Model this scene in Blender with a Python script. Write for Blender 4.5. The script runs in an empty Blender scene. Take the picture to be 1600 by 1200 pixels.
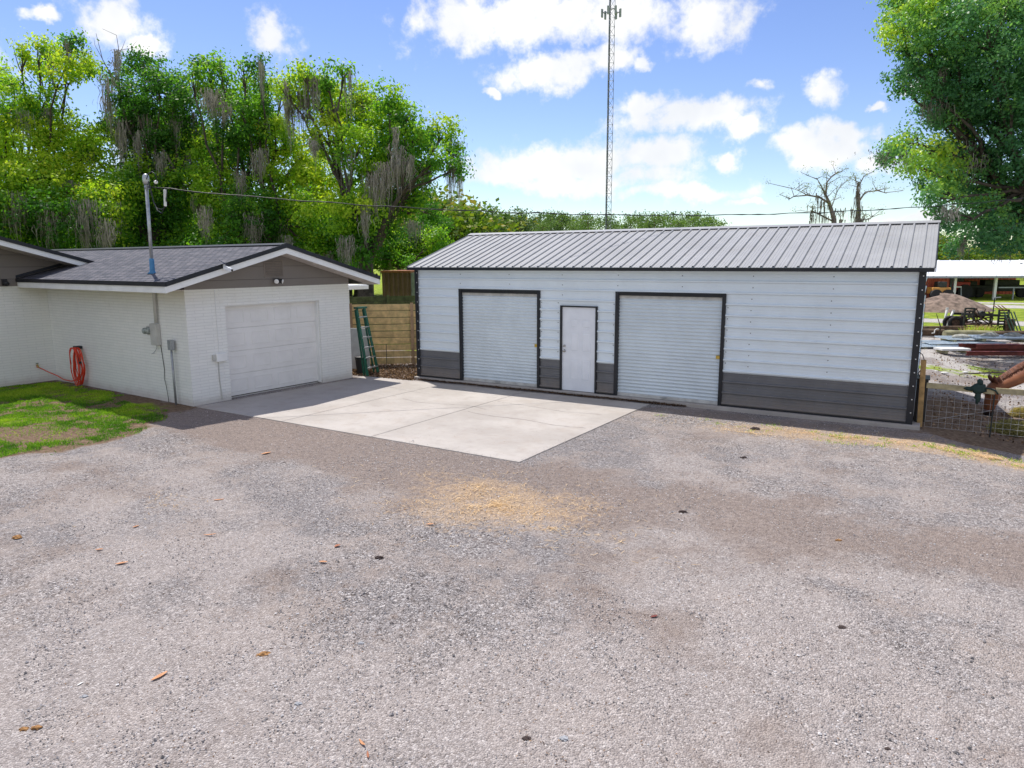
import bpy, math, random
import numpy as np
from mathutils import Vector, Matrix
R = math.radians
random.seed(7); rng = np.random.default_rng(7)
SC = bpy.context.scene
COL = SC.collection

# ------------------------------------------------------------------ camera
CAMH = 3.1
PITCH, ROLL, YAW, FPX = 0.173, -0.0045, 0.5334, 1102.4
_fw = Vector((-math.sin(YAW)*math.cos(PITCH), math.cos(YAW)*math.cos(PITCH), -math.sin(PITCH)))
_r0 = Vector((math.cos(YAW), math.sin(YAW), 0)); _u0 = _r0.cross(_fw)
_rt = math.cos(ROLL)*_r0 + math.sin(ROLL)*_u0
_up = -math.sin(ROLL)*_r0 + math.cos(ROLL)*_u0
cd = bpy.data.cameras.new('camera'); cd.sensor_width = 36; cd.lens = 36*FPX/1600
cd.clip_start = .05; cd.clip_end = 5000
co = bpy.data.objects.new('camera', cd); COL.objects.link(co)
M = Matrix.Identity(4)
for i in range(3):
    M[i][0] = _rt[i]; M[i][1] = _up[i]; M[i][2] = -_fw[i]
M[0][3], M[1][3], M[2][3] = 0, 0, CAMH
co.matrix_world = M; SC.camera = co

def ray(px, py): return _fw + _rt*((px-800)/FPX) - _up*((py-600)/FPX)
def at(px, py, d): return Vector((0, 0, CAMH)) + ray(px, py)*d      # point at forward distance d
def gr(px, py, z=0.0):
    d = ray(px, py); return Vector((0, 0, CAMH)) + d*((z-CAMH)/d.z)

# ------------------------------------------------------------------ light
SUN_DIR = Vector((-0.45, 0.27, 1.0)).normalized()        # towards the sun
EL = math.asin(SUN_DIR.z); AZ = math.atan2(SUN_DIR.x, SUN_DIR.y)
sd = bpy.data.lights.new('sun', 'SUN'); sd.energy = 2.9; sd.angle = R(0.5); sd.color = (1.0, 0.95, 0.88)
so = bpy.data.objects.new('sun', sd); COL.objects.link(so)
so.rotation_euler = (-SUN_DIR).to_track_quat('-Z', 'Y').to_euler()
SC.view_settings.view_transform = 'Standard'; SC.view_settings.look = 'None'
SC.view_settings.exposure = 0.93; SC.view_settings.gamma = 1
SC.cycles.max_bounces = 8; SC.cycles.diffuse_bounces = 4; SC.cycles.transparent_max_bounces = 8
SC.cycles.sample_clamp_indirect = 4

# ------------------------------------------------------------------ node helpers
class NT:
    def __init__(s, tree): s.t = tree; s.n = tree.nodes; s.l = tree.links
    def new(s, typ, **kw):
        n = s.n.new(typ)
        for k, v in kw.items():
            if k.startswith('i_'):
                key = k[2:]; key = int(key) if key.isdigit() else key.replace('_', ' ')
                if isinstance(v, bpy.types.NodeSocket): s.l.new(v, n.inputs[key])
                else: n.inputs[key].default_value = v
            else: setattr(n, k, v)
        return n
    def math(s, op, a, b=None, c=None, clamp=False):
        n = s.n.new('ShaderNodeMath'); n.operation = op; n.use_clamp = clamp
        for i, v in enumerate((a, b, c)):
            if v is None: continue
            if isinstance(v, bpy.types.NodeSocket): s.l.new(v, n.inputs[i])
            else: n.inputs[i].default_value = v
        return n.outputs[0]
    def mix(s, f, a, b, mode='MIX'):
        n = s.n.new('ShaderNodeMix'); n.data_type = 'RGBA'; n.blend_type = mode
        for k, v in ((0, f), (6, a), (7, b)):
            if isinstance(v, bpy.types.NodeSocket): s.l.new(v, n.inputs[k])
            else: n.inputs[k].default_value = v if k == 0 else (*v, 1) if len(v) == 3 else v
        return n.outputs[2]
    def step(s, v, lo, hi):
        n = s.n.new('ShaderNodeMapRange'); n.interpolation_type = 'SMOOTHSTEP'
        s.l.new(v, n.inputs[0]); n.inputs[1].default_value = lo; n.inputs[2].default_value = hi
        return n.outputs[0]
    def noise(s, vec, scale, detail=4, rough=.55, dist=0):
        n = s.new('ShaderNodeTexNoise'); n.inputs['Scale'].default_value = scale
        n.inputs['Detail'].default_value = detail; n.inputs['Roughness'].default_value = rough
        n.inputs['Distortion'].default_value = dist
        if vec is not None: s.l.new(vec, n.inputs['Vector'])
        return n.outputs[0]

# ------------------------------------------------------------------ world: sky and cumulus
W = bpy.data.worlds.new('World'); SC.world = W; W.use_nodes = True
w = NT(W.node_tree); w.n.clear()
sky = w.new('ShaderNodeTexSky'); sky.sky_type = 'NISHITA'; sky.sun_disc = False
sky.sun_elevation = EL; sky.sun_rotation = AZ % (2*math.pi); sky.altitude = 30
sky.air_density = 1.0; sky.dust_density = 0.15; sky.ozone_density = 2.0
tc = w.new('ShaderNodeTexCoord'); vec = tc.outputs['Generated']
sp = w.new('ShaderNodeSeparateXYZ', i_0=vec)
wn = w.new('ShaderNodeTexNoise'); w.l.new(vec, wn.inputs['Vector'])
wn.inputs['Scale'].default_value = 9; wn.inputs['Detail'].default_value = 7; wn.inputs['Roughness'].default_value = .6
ws = w.new('ShaderNodeSeparateColor', i_0=wn.outputs['Color'])
az = w.math('ADD', w.math('ARCTAN2', sp.outputs[0], sp.outputs[1]), w.math('MULTIPLY', w.math('SUBTRACT', ws.outputs[0], .5), .10))
el = w.math('ADD', w.math('ARCSINE', sp.outputs[2]), w.math('MULTIPLY', w.math('SUBTRACT', ws.outputs[1], .5), .085))
CL = [(905,22,260,58),(730,30,80,50),(860,108,100,30),(1105,30,75,48),(960,95,60,30),(1085,188,140,34),(1010,170,60,26),(1160,205,60,26),(880,256,175,50),(1020,250,100,34),(930,285,170,26),(1128,250,38,20),(800,275,80,28),(900,292,110,20),
      (1060,306,140,15),(1160,318,50,8),(1303,142,44,28),(1176,132,26,15),(1290,238,92,30),(1330,212,50,26),(1372,262,40,20),(428,60,46,40),(185,45,66,46),
      (240,80,40,24),(1425,135,40,12),(1388,164,15,9),(1012,100,20,14),(778,140,12,9),(1440,335,90,9),(60,30,40,14)]
tot = None
for px, py, rx, ry in CL:
    d = ray(px, py).normalized(); a0, e0 = math.atan2(d.x, d.y), math.asin(d.z)
    k = 1/math.hypot(FPX, px-800)
    ax = rx*k/max(.5, math.cos(e0)); ey = ry*k
    u = w.math('DIVIDE', w.math('SUBTRACT', az, a0), ax); v = w.math('DIVIDE', w.math('SUBTRACT', el, e0), ey)
    q = w.math('SUBTRACT', 1.0, w.math('SQRT', w.math('MULTIPLY_ADD', u, u, w.math('MULTIPLY', v, v))))
    tot = q if tot is None else w.math('MAXIMUM', tot, q)
gen = w.math('MULTIPLY', w.math('SUBTRACT', w.noise(vec, 3.2, 5), .42), 4.5)          # unseen cumulus outside the view, thickened for neutral fill light
side = w.step(w.math('ABSOLUTE', w.math('ADD', az, YAW)), 0.70, 0.95)
gen = w.math('MULTIPLY_ADD', side, 1.0, w.math('SUBTRACT', gen, 1.0))
tot = w.math('MAXIMUM', tot, gen)
fine = w.noise(vec, 26, 8, .62)
dens = w.step(w.math('MULTIPLY_ADD', w.math('SUBTRACT', fine, .5), 2.0, tot), 0.02, 0.70)
dens = w.math('MULTIPLY', dens, w.step(sp.outputs[2], 0.0, 0.05))
skc = w.new('ShaderNodeHueSaturation'); w.l.new(sky.outputs[0], skc.inputs['Color'])
skc.inputs['Hue'].default_value = .518; skc.inputs['Saturation'].default_value = 1.14; skc.inputs['Value'].default_value = .57
cshade = w.step(w.noise(vec, 7, 4), .35, .65)
ccol = w.mix(cshade, (3.3, 3.38, 3.5), (4.2, 4.15, 4.05))
bgcol = w.mix(w.math('MULTIPLY', dens, .95), skc.outputs[0], ccol)
bg = w.new('ShaderNodeBackground'); w.l.new(bgcol, bg.inputs[0]); bg.inputs[1].default_value = 0.145
wo = w.new('ShaderNodeOutputWorld'); w.l.new(bg.outputs[0], wo.inputs[0])

# ------------------------------------------------------------------ materials
MATS = {}
def newmat(name):
    m = bpy.data.materials.new(name); m.use_nodes = True; MATS[name] = m
    t = NT(m.node_tree); b = t.n['Principled BSDF']; return m, t, b
def oc(t): return t.new('ShaderNodeTexCoord').outputs['Object']
def simple(name, col, rough=.6, metal=0, var=.12, vscale=6, bump=0, bscale=40, dirt=None, spec=.4):
    m, t, b = newmat(name); c = oc(t)
    n = t.noise(c, vscale, 6, .6)
    dk = tuple(x*(1-var*1.6) for x in col); lt = tuple(min(1, x*(1+var)) for x in col)
    colr = t.mix(t.step(n, .3, .7), dk, lt)
    if dirt:
        colr = t.mix(t.math('MULTIPLY', t.step(t.noise(c, 2.3, 8, .7), .5, .75), dirt[1]), colr, dirt[0])
    t.l.new(colr, b.inputs['Base Color']); b.inputs['Roughness'].default_value = rough
    b.inputs['Metallic'].default_value = metal; b.inputs['Specular IOR Level'].default_value = spec
    if bump:
        bp = t.new('ShaderNodeBump'); bp.inputs['Strength'].default_value = bump; bp.inputs['Distance'].default_value = .01
        t.l.new(t.noise(c, bscale, 5), bp.inputs['Height']); t.l.new(bp.outputs[0], b.inputs['Normal'])
    return m
simple('white_steel', (.69,.765,.82), .38, 0, .03, 1.2, .05, 3, ((.5,.5,.48), .12))
simple('charcoal_steel', (.135,.138,.148), .4, 0, .08, 1.5, .05, 3, ((.2,.19,.18), .25))
simple('roof_steel', (.325,.328,.33), .45, 0, .06, 1.1, .08, 2.5, ((.26,.24,.22), .35))
simple('black_trim', (.012,.014,.02), .4, 0, .2, 4)
simple('door_curtain', (.62,.69,.735), .4, 0, .04, 1.3, 0, 3, ((.45,.46,.45), .12))
simple('door_header', (.5,.5,.48), .5)
simple('white_paint', (.76,.79,.84), .45, 0, .03, 3)
simple('trim_white', (.82,.83,.82), .5, 0, .05, 2, 0, 3, ((.55,.55,.5), .2))
simple('garage_door_paint', (.80,.79,.77), .5, 0, .03, 2, 0, 3, ((.55,.54,.5), .15))
simple('taupe_siding', (.22,.19,.165), .7, 0, .06, 2, .1, 30)
simple('soffit', (.55,.5,.45), .7)
simple('metal_grey', (.35,.37,.39), .4, .5, .12, 8)
simple('galvanised', (.45,.47,.48), .38, .6, .15, 10)
simple('blue_boot', (.06,.22,.42), .5)
simple('brass', (.55,.38,.08), .35, .6)
simple('nickel', (.5,.48,.45), .25, .9)
simple('black_plastic', (.02,.02,.022), .45)
simple('dark_screw', (.18,.19,.2), .5)
simple('hose_red', (.72,.06,.025), .4, 0, .1)
simple('glass_lens', (.8,.8,.78), .15)
simple('meter_glass', (.3,.34,.33), .12, 0, .3, 20)
simple('beige_box', (.5,.5,.47), .5, 0, .08, 5)
simple('fiberglass_green', (.008,.10,.06), .4)
simple('wood_fence', (.74,.52,.24), .8, 0, .22, 5, .3, 40, ((.40,.38,.13), .75))
simple('wood_post_new', (.38,.25,.15), .85, 0, .15, 7, .2, 40)
simple('wood_post_pine', (.47,.30,.13), .85, 0, .2, 9, .3, 50)
simple('wood_rail', (.38,.33,.2), .85, 0, .2, 7, .3, 50)
simple('old_fence', (.075,.09,.035), .9, 0, .3, 4, .2, 20)
simple('wire', (.5,.5,.5), .5, .4)
simple('dark_wire', (.025,.03,.03), .5, .2)
simple('cable_black', (.02,.022,.025), .5)
simple('container_brown', (.17,.10,.085), .6, 0, .15, 2)
simple('container_grey', (.3,.33,.36), .55)
simple('rust_edge', (.33,.13,.07), .8)
simple('barn_red', (.50,.12,.07), .75, 0, .15, 3)
simple('barn_roof', (.80,.82,.84), .45, .1, .05, 1)
simple('barn_dark', (.05,.035,.03), .9)
simple('log_dark', (.13,.085,.055), .9, 0, .4, 3, .4, 20)
simple('log_pale', (.33,.31,.19), .9, 0, .25, 3, .4, 20)
simple('sheet_metal', (.55,.63,.70), .4, .3, .18, 2)
simple('steel_red', (.17,.035,.025), .6, 0, .25, 5)
simple('block_grey', (.38,.38,.35), .9, 0, .2, 6, .3, 20)
simple('board_white', (.72,.72,.70), .6, 0, .08, 4)
simple('tractor_red', (.35,.03,.02), .5)
simple('machine_orange', (.6,.3,.07), .5)
simple('machine_dark', (.03,.035,.03), .6, 0, .3, 5)
simple('rusty_iron', (.10,.06,.045), .8, .2, .4, 9, .2, 20)
simple('rubber', (.02,.02,.022), .8, 0, .2, 8)
simple('dirt_pile', (.21,.155,.12), 1, 0, .35, 3, 1.0, 8)
simple('panel_green', (.02,.09,.05), .5)
simple('leaf_tan', (.52,.25,.12), .7, 0, .2, 30)
simple('clod_orange', (.34,.18,.07), .95, 0, .3, 60, .8, 90)
simple('clod_dark', (.07,.05,.045), .95, 0, .3, 60, .8, 90)
simple('stone_grey', (.33,.34,.36), .9, 0, .2, 40, .5, 60)
simple('insulator', (.75,.75,.72), .4)
simple('bark', (.085,.068,.055), .95, 0, .35, 5, .8, 14)
simple('bark_pine', (.16,.10,.075), .95, 0, .3, 3)
simple('bark_dead', (.17,.14,.12), .95, 0, .3, 3)
simple('solar', (.02,.03,.08), .2)
simple('steel_far', (.20,.22,.27), .5, .3)

_m = MATS['wood_fence']; _t = NT(_m.node_tree); _b = _t.n['Principled BSDF']; _l = _b.inputs['Base Color'].links[0].from_socket
_oi = _t.new('ShaderNodeObjectInfo'); _t.l.new(_t.mix(_t.math('MULTIPLY', _oi.outputs['Random'], .6), _l, (.33, .25, .12)), _b.inputs['Base Color'])
_m = MATS['charcoal_steel']; _t = NT(_m.node_tree); _b = _t.n['Principled BSDF']; _c = oc(_t); _s = _t.new('ShaderNodeSeparateXYZ', i_0=_c)
_l = _b.inputs['Base Color'].links[0].from_socket
_f = _t.math('MULTIPLY', _t.math('SUBTRACT', 1.0, _t.step(_t.math('MULTIPLY_ADD', _t.noise(_c, 5, 8, .7), -.45, _s.outputs[2]), -.15, .22)), .55)
_t.l.new(_t.mix(_f, _l, (.26, .215, .18)), _b.inputs['Base Color'])
def attr_mat(name, ramp, trans=.0, rough=.6, spec=.25, attr='tint', tcol=None):
    m, t, b = newmat(name)
    a = t.new('ShaderNodeAttribute'); a.attribute_name = attr
    cr = t.new('ShaderNodeValToRGB'); t.l.new(a.outputs['Fac'], cr.inputs[0])
    e = cr.color_ramp.elements
    while len(e) < len(ramp): e.new(.5)
    for i, (p, c) in enumerate(ramp): e[i].position = p; e[i].color = (*c, 1)
    t.l.new(cr.outputs[0], b.inputs['Base Color']); b.inputs['Roughness'].default_value = rough
    b.inputs['Specular IOR Level'].default_value = spec
    if trans:
        tr = t.new('ShaderNodeBsdfTranslucent')
        tcc = t.mix(1.0, cr.outputs[0], tcol or (1.3, 1.4, .7), 'MULTIPLY'); t.l.new(tcc, tr.inputs[0])
        mx = t.new('ShaderNodeMixShader'); mx.inputs[0].default_value = trans
        t.l.new(b.outputs[0], mx.inputs[1]); t.l.new(tr.outputs[0], mx.inputs[2])
        t.l.new(mx.outputs[0], t.n['Material Output'].inputs[0])
    return m
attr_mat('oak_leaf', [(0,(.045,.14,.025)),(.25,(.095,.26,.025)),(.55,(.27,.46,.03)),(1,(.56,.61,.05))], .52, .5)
attr_mat('oak_leaf_cool', [(0,(.055,.165,.085)),(.45,(.12,.29,.11)),(.8,(.28,.47,.07)),(1,(.50,.59,.06))], .45, .4)
attr_mat('pine_leaf', [(0,(.07,.13,.045)),(.5,(.14,.23,.07)),(1,(.24,.34,.10))], .3, .6)
attr_mat('mixed_leaf', [(0,(.03,.07,.015)),(.4,(.08,.15,.02)),(.7,(.17,.28,.02)),(1,(.34,.26,.06))], .3, .6)
attr_mat('moss_grey', [(0,(.15,.135,.11)),(.5,(.27,.25,.21)),(1,(.42,.40,.35))], .25, .9, .1, tcol=(1,1,1))
attr_mat('lawn_blade', [(0,(.07,.19,.015)),(.5,(.23,.42,.025)),(1,(.50,.58,.06))], .4, .55)
attr_mat('hay', [(0,(.16,.15,.06)),(.5,(.35,.31,.12)),(1,(.58,.46,.18))], .2, .8, .1)
attr_mat('gravel_stone', [(0,(.05,.05,.055)),(.3,(.22,.205,.205)),(.7,(.44,.415,.41)),(.93,(.66,.64,.64)),(1,(.32,.18,.10))], 0, .85)
attr_mat('litter', [(0,(.05,.03,.02)),(.5,(.17,.10,.06)),(1,(.40,.27,.17))], .1, .9)
attr_mat('straw_bits', [(0,(.42,.27,.14)),(.6,(.68,.47,.26)),(1,(.85,.66,.42))], .15, .8)
attr_mat('horse_coat', [(0,(.012,.011,.012)),(.12,(.03,.018,.014)),(.3,(.13,.042,.022)),(.7,(.23,.085,.035)),(1,(.46,.20,.08))], 0, .5)

def brick_mat(name, c1, c2, mortar, bw, bh, msz, bump, off=.5, rough=.6, jitter=0, sx=1.0):
    m, t, b = newmat(name); c = oc(t)
    s = t.new('ShaderNodeSeparateXYZ', i_0=c)
    h = t.math('ADD', s.outputs[0], s.outputs[1])
    v = t.new('ShaderNodeCombineXYZ'); t.l.new(h, v.inputs[0]); t.l.new(s.outputs[2], v.inputs[1])
    br = t.new('ShaderNodeTexBrick'); t.l.new(v.outputs[0], br.inputs['Vector'])
    br.inputs['Scale'].default_value = 1; br.inputs['Brick Width'].default_value = bw; br.inputs['Row Height'].default_value = bh
    br.inputs['Mortar Size'].default_value = msz; br.inputs['Mortar Smooth'].default_value = .5
    br.inputs['Color1'].default_value = (*c1, 1); br.inputs['Color2'].default_value = (*c2, 1); br.inputs['Mortar'].default_value = (*mortar, 1)
    br.offset = off
    n = t.noise(c, 3, 8, .65)
    colr = t.mix(t.math('MULTIPLY', t.step(n, .45, .75), .35), br.outputs['Color'], tuple(x*.82 for x in c2))
    if name == 'painted_brick':
        low = t.math('SUBTRACT', 1.0, t.step(t.math('MULTIPLY_ADD', n, .35, s.outputs[2]), .15, .45))     # soil splash at the foot
        colr = t.mix(t.math('MULTIPLY', low, .55), colr, (.42,.36,.31))
        up = t.step(t.math('MULTIPLY_ADD', n, .3, s.outputs[2]), 2.15, 2.65)                               # yellowish tint towards the wall top
        colr = t.mix(t.math('MULTIPLY', up, .30), colr, (.62,.58,.40))
    t.l.new(colr, b.inputs['Base Color']); b.inputs['Roughness'].default_value = rough
    bp = t.new('ShaderNodeBump'); bp.inputs['Strength'].default_value = bump; bp.inputs['Distance'].default_value = .012
    hh = t.math('MULTIPLY_ADD', t.noise(c, 30, 4), .25, t.math('SUBTRACT', 1.0, br.outputs['Fac']))
    t.l.new(hh, bp.inputs['Height']); t.l.new(bp.outputs[0], b.inputs['Normal'])
    return m
brick_mat('painted_brick', (.80,.81,.78), (.84,.84,.81), (.70,.71,.69), .40, .0667, .007, .5)
brick_mat('house_siding', (.19,.17,.15), (.20,.175,.155), (.08,.07,.06), 40., .30, .006, .5)

# shingles: courses run along local x, exposure along y
m, t, b = newmat('shingle'); c = oc(t)
br = t.new('ShaderNodeTexBrick'); t.l.new(c, br.inputs['Vector'])
br.inputs['Scale'].default_value = 1; br.inputs['Brick Width'].default_value = .24; br.inputs['Row Height'].default_value = .125
br.inputs['Mortar Size'].default_value = .016; br.inputs['Mortar Smooth'].default_value = .1; br.inputs['Bias'].default_value = -.1
br.inputs['Color1'].default_value = (.055,.06,.08,1); br.inputs['Color2'].default_value = (.13,.125,.145,1); br.inputs['Mortar'].default_value = (.008,.01,.02,1)
cc = t.mix(t.math('MULTIPLY', t.step(t.noise(c, 1.5, 6), .4, .7), .15), br.outputs['Color'], (.16,.16,.18))
cc = t.mix(t.math('MULTIPLY', t.step(t.noise(c, 90, 3), .5, .8), .2), cc, (.22,.22,.23))
t.l.new(cc, b.inputs['Base Color']); b.inputs['Roughness'].default_value = .9
bp = t.new('ShaderNodeBump'); bp.inputs['Strength'].default_value = .9; bp.inputs['Distance'].default_value = .012
t.l.new(t.math('SUBTRACT', 1.0, br.outputs['Fac']), bp.inputs['Height']); t.l.new(bp.outputs[0], b.inputs['Normal'])

# concrete
m, t, b = newmat('concrete'); c = oc(t)
n1 = t.noise(c, .7, 8, .6); n2 = t.noise(c, 60, 4, .6); n3 = t.noise(c, 4, 8, .7)
cc = t.mix(t.step(n1, .35, .65), (.34,.31,.282), (.42,.388,.358))
cc = t.mix(t.math('MULTIPLY', t.step(n3, .48, .70), .45), cc, (.29,.25,.22))
cc = t.mix(t.math('MULTIPLY', t.step(n2, .55, .7), .25), cc, (.28,.26,.25))
cc = t.mix(t.math('MULTIPLY', t.step(t.noise(c, 1.1, 9, .75, 1.2), .50, .66), .38), cc, (.34,.285,.24))
vs = t.new('ShaderNodeTexVoronoi'); t.l.new(c, vs.inputs['Vector']); vs.inputs['Scale'].default_value = 5
cc = t.mix(t.math('SUBTRACT', 1.0, t.step(vs.outputs['Distance'], .03, .05)), cc, (.17,.14,.12))
t.l.new(cc, b.inputs['Base Color']); b.inputs['Roughness'].default_value = .85
bp = t.new('ShaderNodeBump'); bp.inputs['Strength'].default_value = .25; bp.inputs['Distance'].default_value = .01
t.l.new(n2, bp.inputs['Height']); t.l.new(bp.outputs[0], b.inputs['Normal'])
simple('crack_dark', (.16,.14,.13), .95)

# ground: gravel, brown dirt, pale dust, straw, lawn, sand by masks stored on the sheet; soil and dirt also paint shed shadow
m, t, b = newmat('ground'); c = oc(t)
a1 = t.new('ShaderNodeAttribute'); a1.attribute_name = 'mask_a'; s1 = t.new('ShaderNodeSeparateColor', i_0=a1.outputs['Color'])
a2 = t.new('ShaderNodeAttribute'); a2.attribute_name = 'mask_b'; s2 = t.new('ShaderNodeSeparateColor', i_0=a2.outputs['Color'])
def vor(scale, feat='F1'):
    v = t.new('ShaderNodeTexVoronoi'); v.feature = feat; v.inputs['Scale'].default_value = scale; t.l.new(c, v.inputs['Vector']); return v
v1 = vor(72); v2 = vor(150); v3 = vor(36)
def cellval(v): 
    s = t.new('ShaderNodeSeparateColor', i_0=v.outputs['Color']); return s.outputs[0], s.outputs[1]
r1, r1b = cellval(v1); r2, r2b = cellval(v2); r3, r3b = cellval(v3)
def ramp(v, pts):
    cr = t.new('ShaderNodeValToRGB'); t.l.new(v, cr.inputs[0]); e = cr.color_ramp.elements
    while len(e) < len(pts): e.new(.5)
    for i, (p, cl) in enumerate(pts): e[i].position = p; e[i].color = (*cl, 1)
    return cr.outputs[0]
G1 = ramp(r1, [(0,(.02,.018,.018)),(.25,(.12,.106,.104)),(.58,(.28,.252,.245)),(.88,(.50,.465,.45)),(1,(.84,.81,.79))])
G2 = ramp(r2, [(0,(.035,.03,.03)),(.5,(.24,.215,.208)),(1,(.58,.535,.515))])
grav = t.mix(.45, G1, G2)
grav = t.mix(t.math('GREATER_THAN', r3, .90), grav, ramp(r3b, [(0,(.05,.045,.05)),(.55,(.13,.11,.10)),(.6,(.40,.38,.38)),(1,(.62,.58,.56))]))
fn = t.noise(c, 2.2, 8, .65); fn2 = t.noise(c, 14, 6, .65); fn3 = t.noise(c, .35, 5, .6)
grav = t.mix(t.math('MULTIPLY', t.step(fn3, .40, .60), .38), grav, (.24,.225,.228))
fn4 = t.noise(c, .9, 9, .72); fn5 = t.noise(c, 5, 8, .75)
grav = t.mix(t.math('MULTIPLY', t.step(fn4, .45, .60), .58), grav, (.40,.335,.295))
grav = t.mix(t.math('MULTIPLY', t.step(fn5, .52, .70), .55), grav, (.27,.20,.155))
dirtshadowc = t.mix(t.step(fn2, .3, .7), (.17,.12,.095), (.34,.26,.21))
dirtshadowc = t.mix(.35, dirtshadowc, G2)
dustc = t.mix(.30, t.mix(t.step(fn2, .3, .7), (.37,.32,.295), (.52,.465,.435)), G1)
strawc = t.mix(t.step(t.noise(c, 40, 5, .7), .35, .65), (.36,.24,.15), (.78,.56,.34))
grassc = t.mix(t.step(t.noise(c, 1.2, 8, .7), .35, .65), (.14,.22,.018), (.34,.40,.045))
soilshadowc = t.mix(t.step(fn2, .3, .7), (.13,.085,.055), (.27,.19,.13))
sandc = t.mix(t.step(fn2, .3, .7), (.40,.37,.35), (.60,.57,.54))
def msk(s, lo=.35, hi=.65, amt=.55, nn=None):
    x = t.math('MULTIPLY_ADD', t.math('SUBTRACT', nn if nn is not None else fn, .5), amt*2, s); return t.step(x, lo, hi)
cc = t.mix(t.math('MULTIPLY', msk(s1.outputs[2], .2, .9, .7, fn2), .75), grav, dustc)
cc = t.mix(t.math('MULTIPLY', msk(s1.outputs[1], .2, .8, .6), .85), cc, dirtshadowc)
cc = t.mix(msk(s2.outputs[1]), cc, sandc)
cc = t.mix(t.math('MULTIPLY', msk(s1.outputs[0], .3, .95, 1.3, t.noise(c, 9, 8, .75, .6)), .5), cc, strawc)
cc = t.mix(msk(s2.outputs[2], .35, .65, .4), cc, soilshadowc)
cc = t.mix(msk(s2.outputs[0]), cc, grassc)
t.l.new(cc, b.inputs['Base Color']); b.inputs['Roughness'].default_value = .95; b.inputs['Specular IOR Level'].default_value = .15
bp = t.new('ShaderNodeBump'); bp.inputs['Strength'].default_value = 1.0; bp.inputs['Distance'].default_value = .014
hgt = t.math('ADD', t.math('SUBTRACT', 1.0, v1.outputs['Distance']), t.math('MULTIPLY', r1, .6))
hgt = t.math('MULTIPLY_ADD', fn2, 1.2, hgt)
t.l.new(hgt, bp.inputs['Height']); t.l.new(bp.outputs[0], b.inputs['Normal'])

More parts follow.
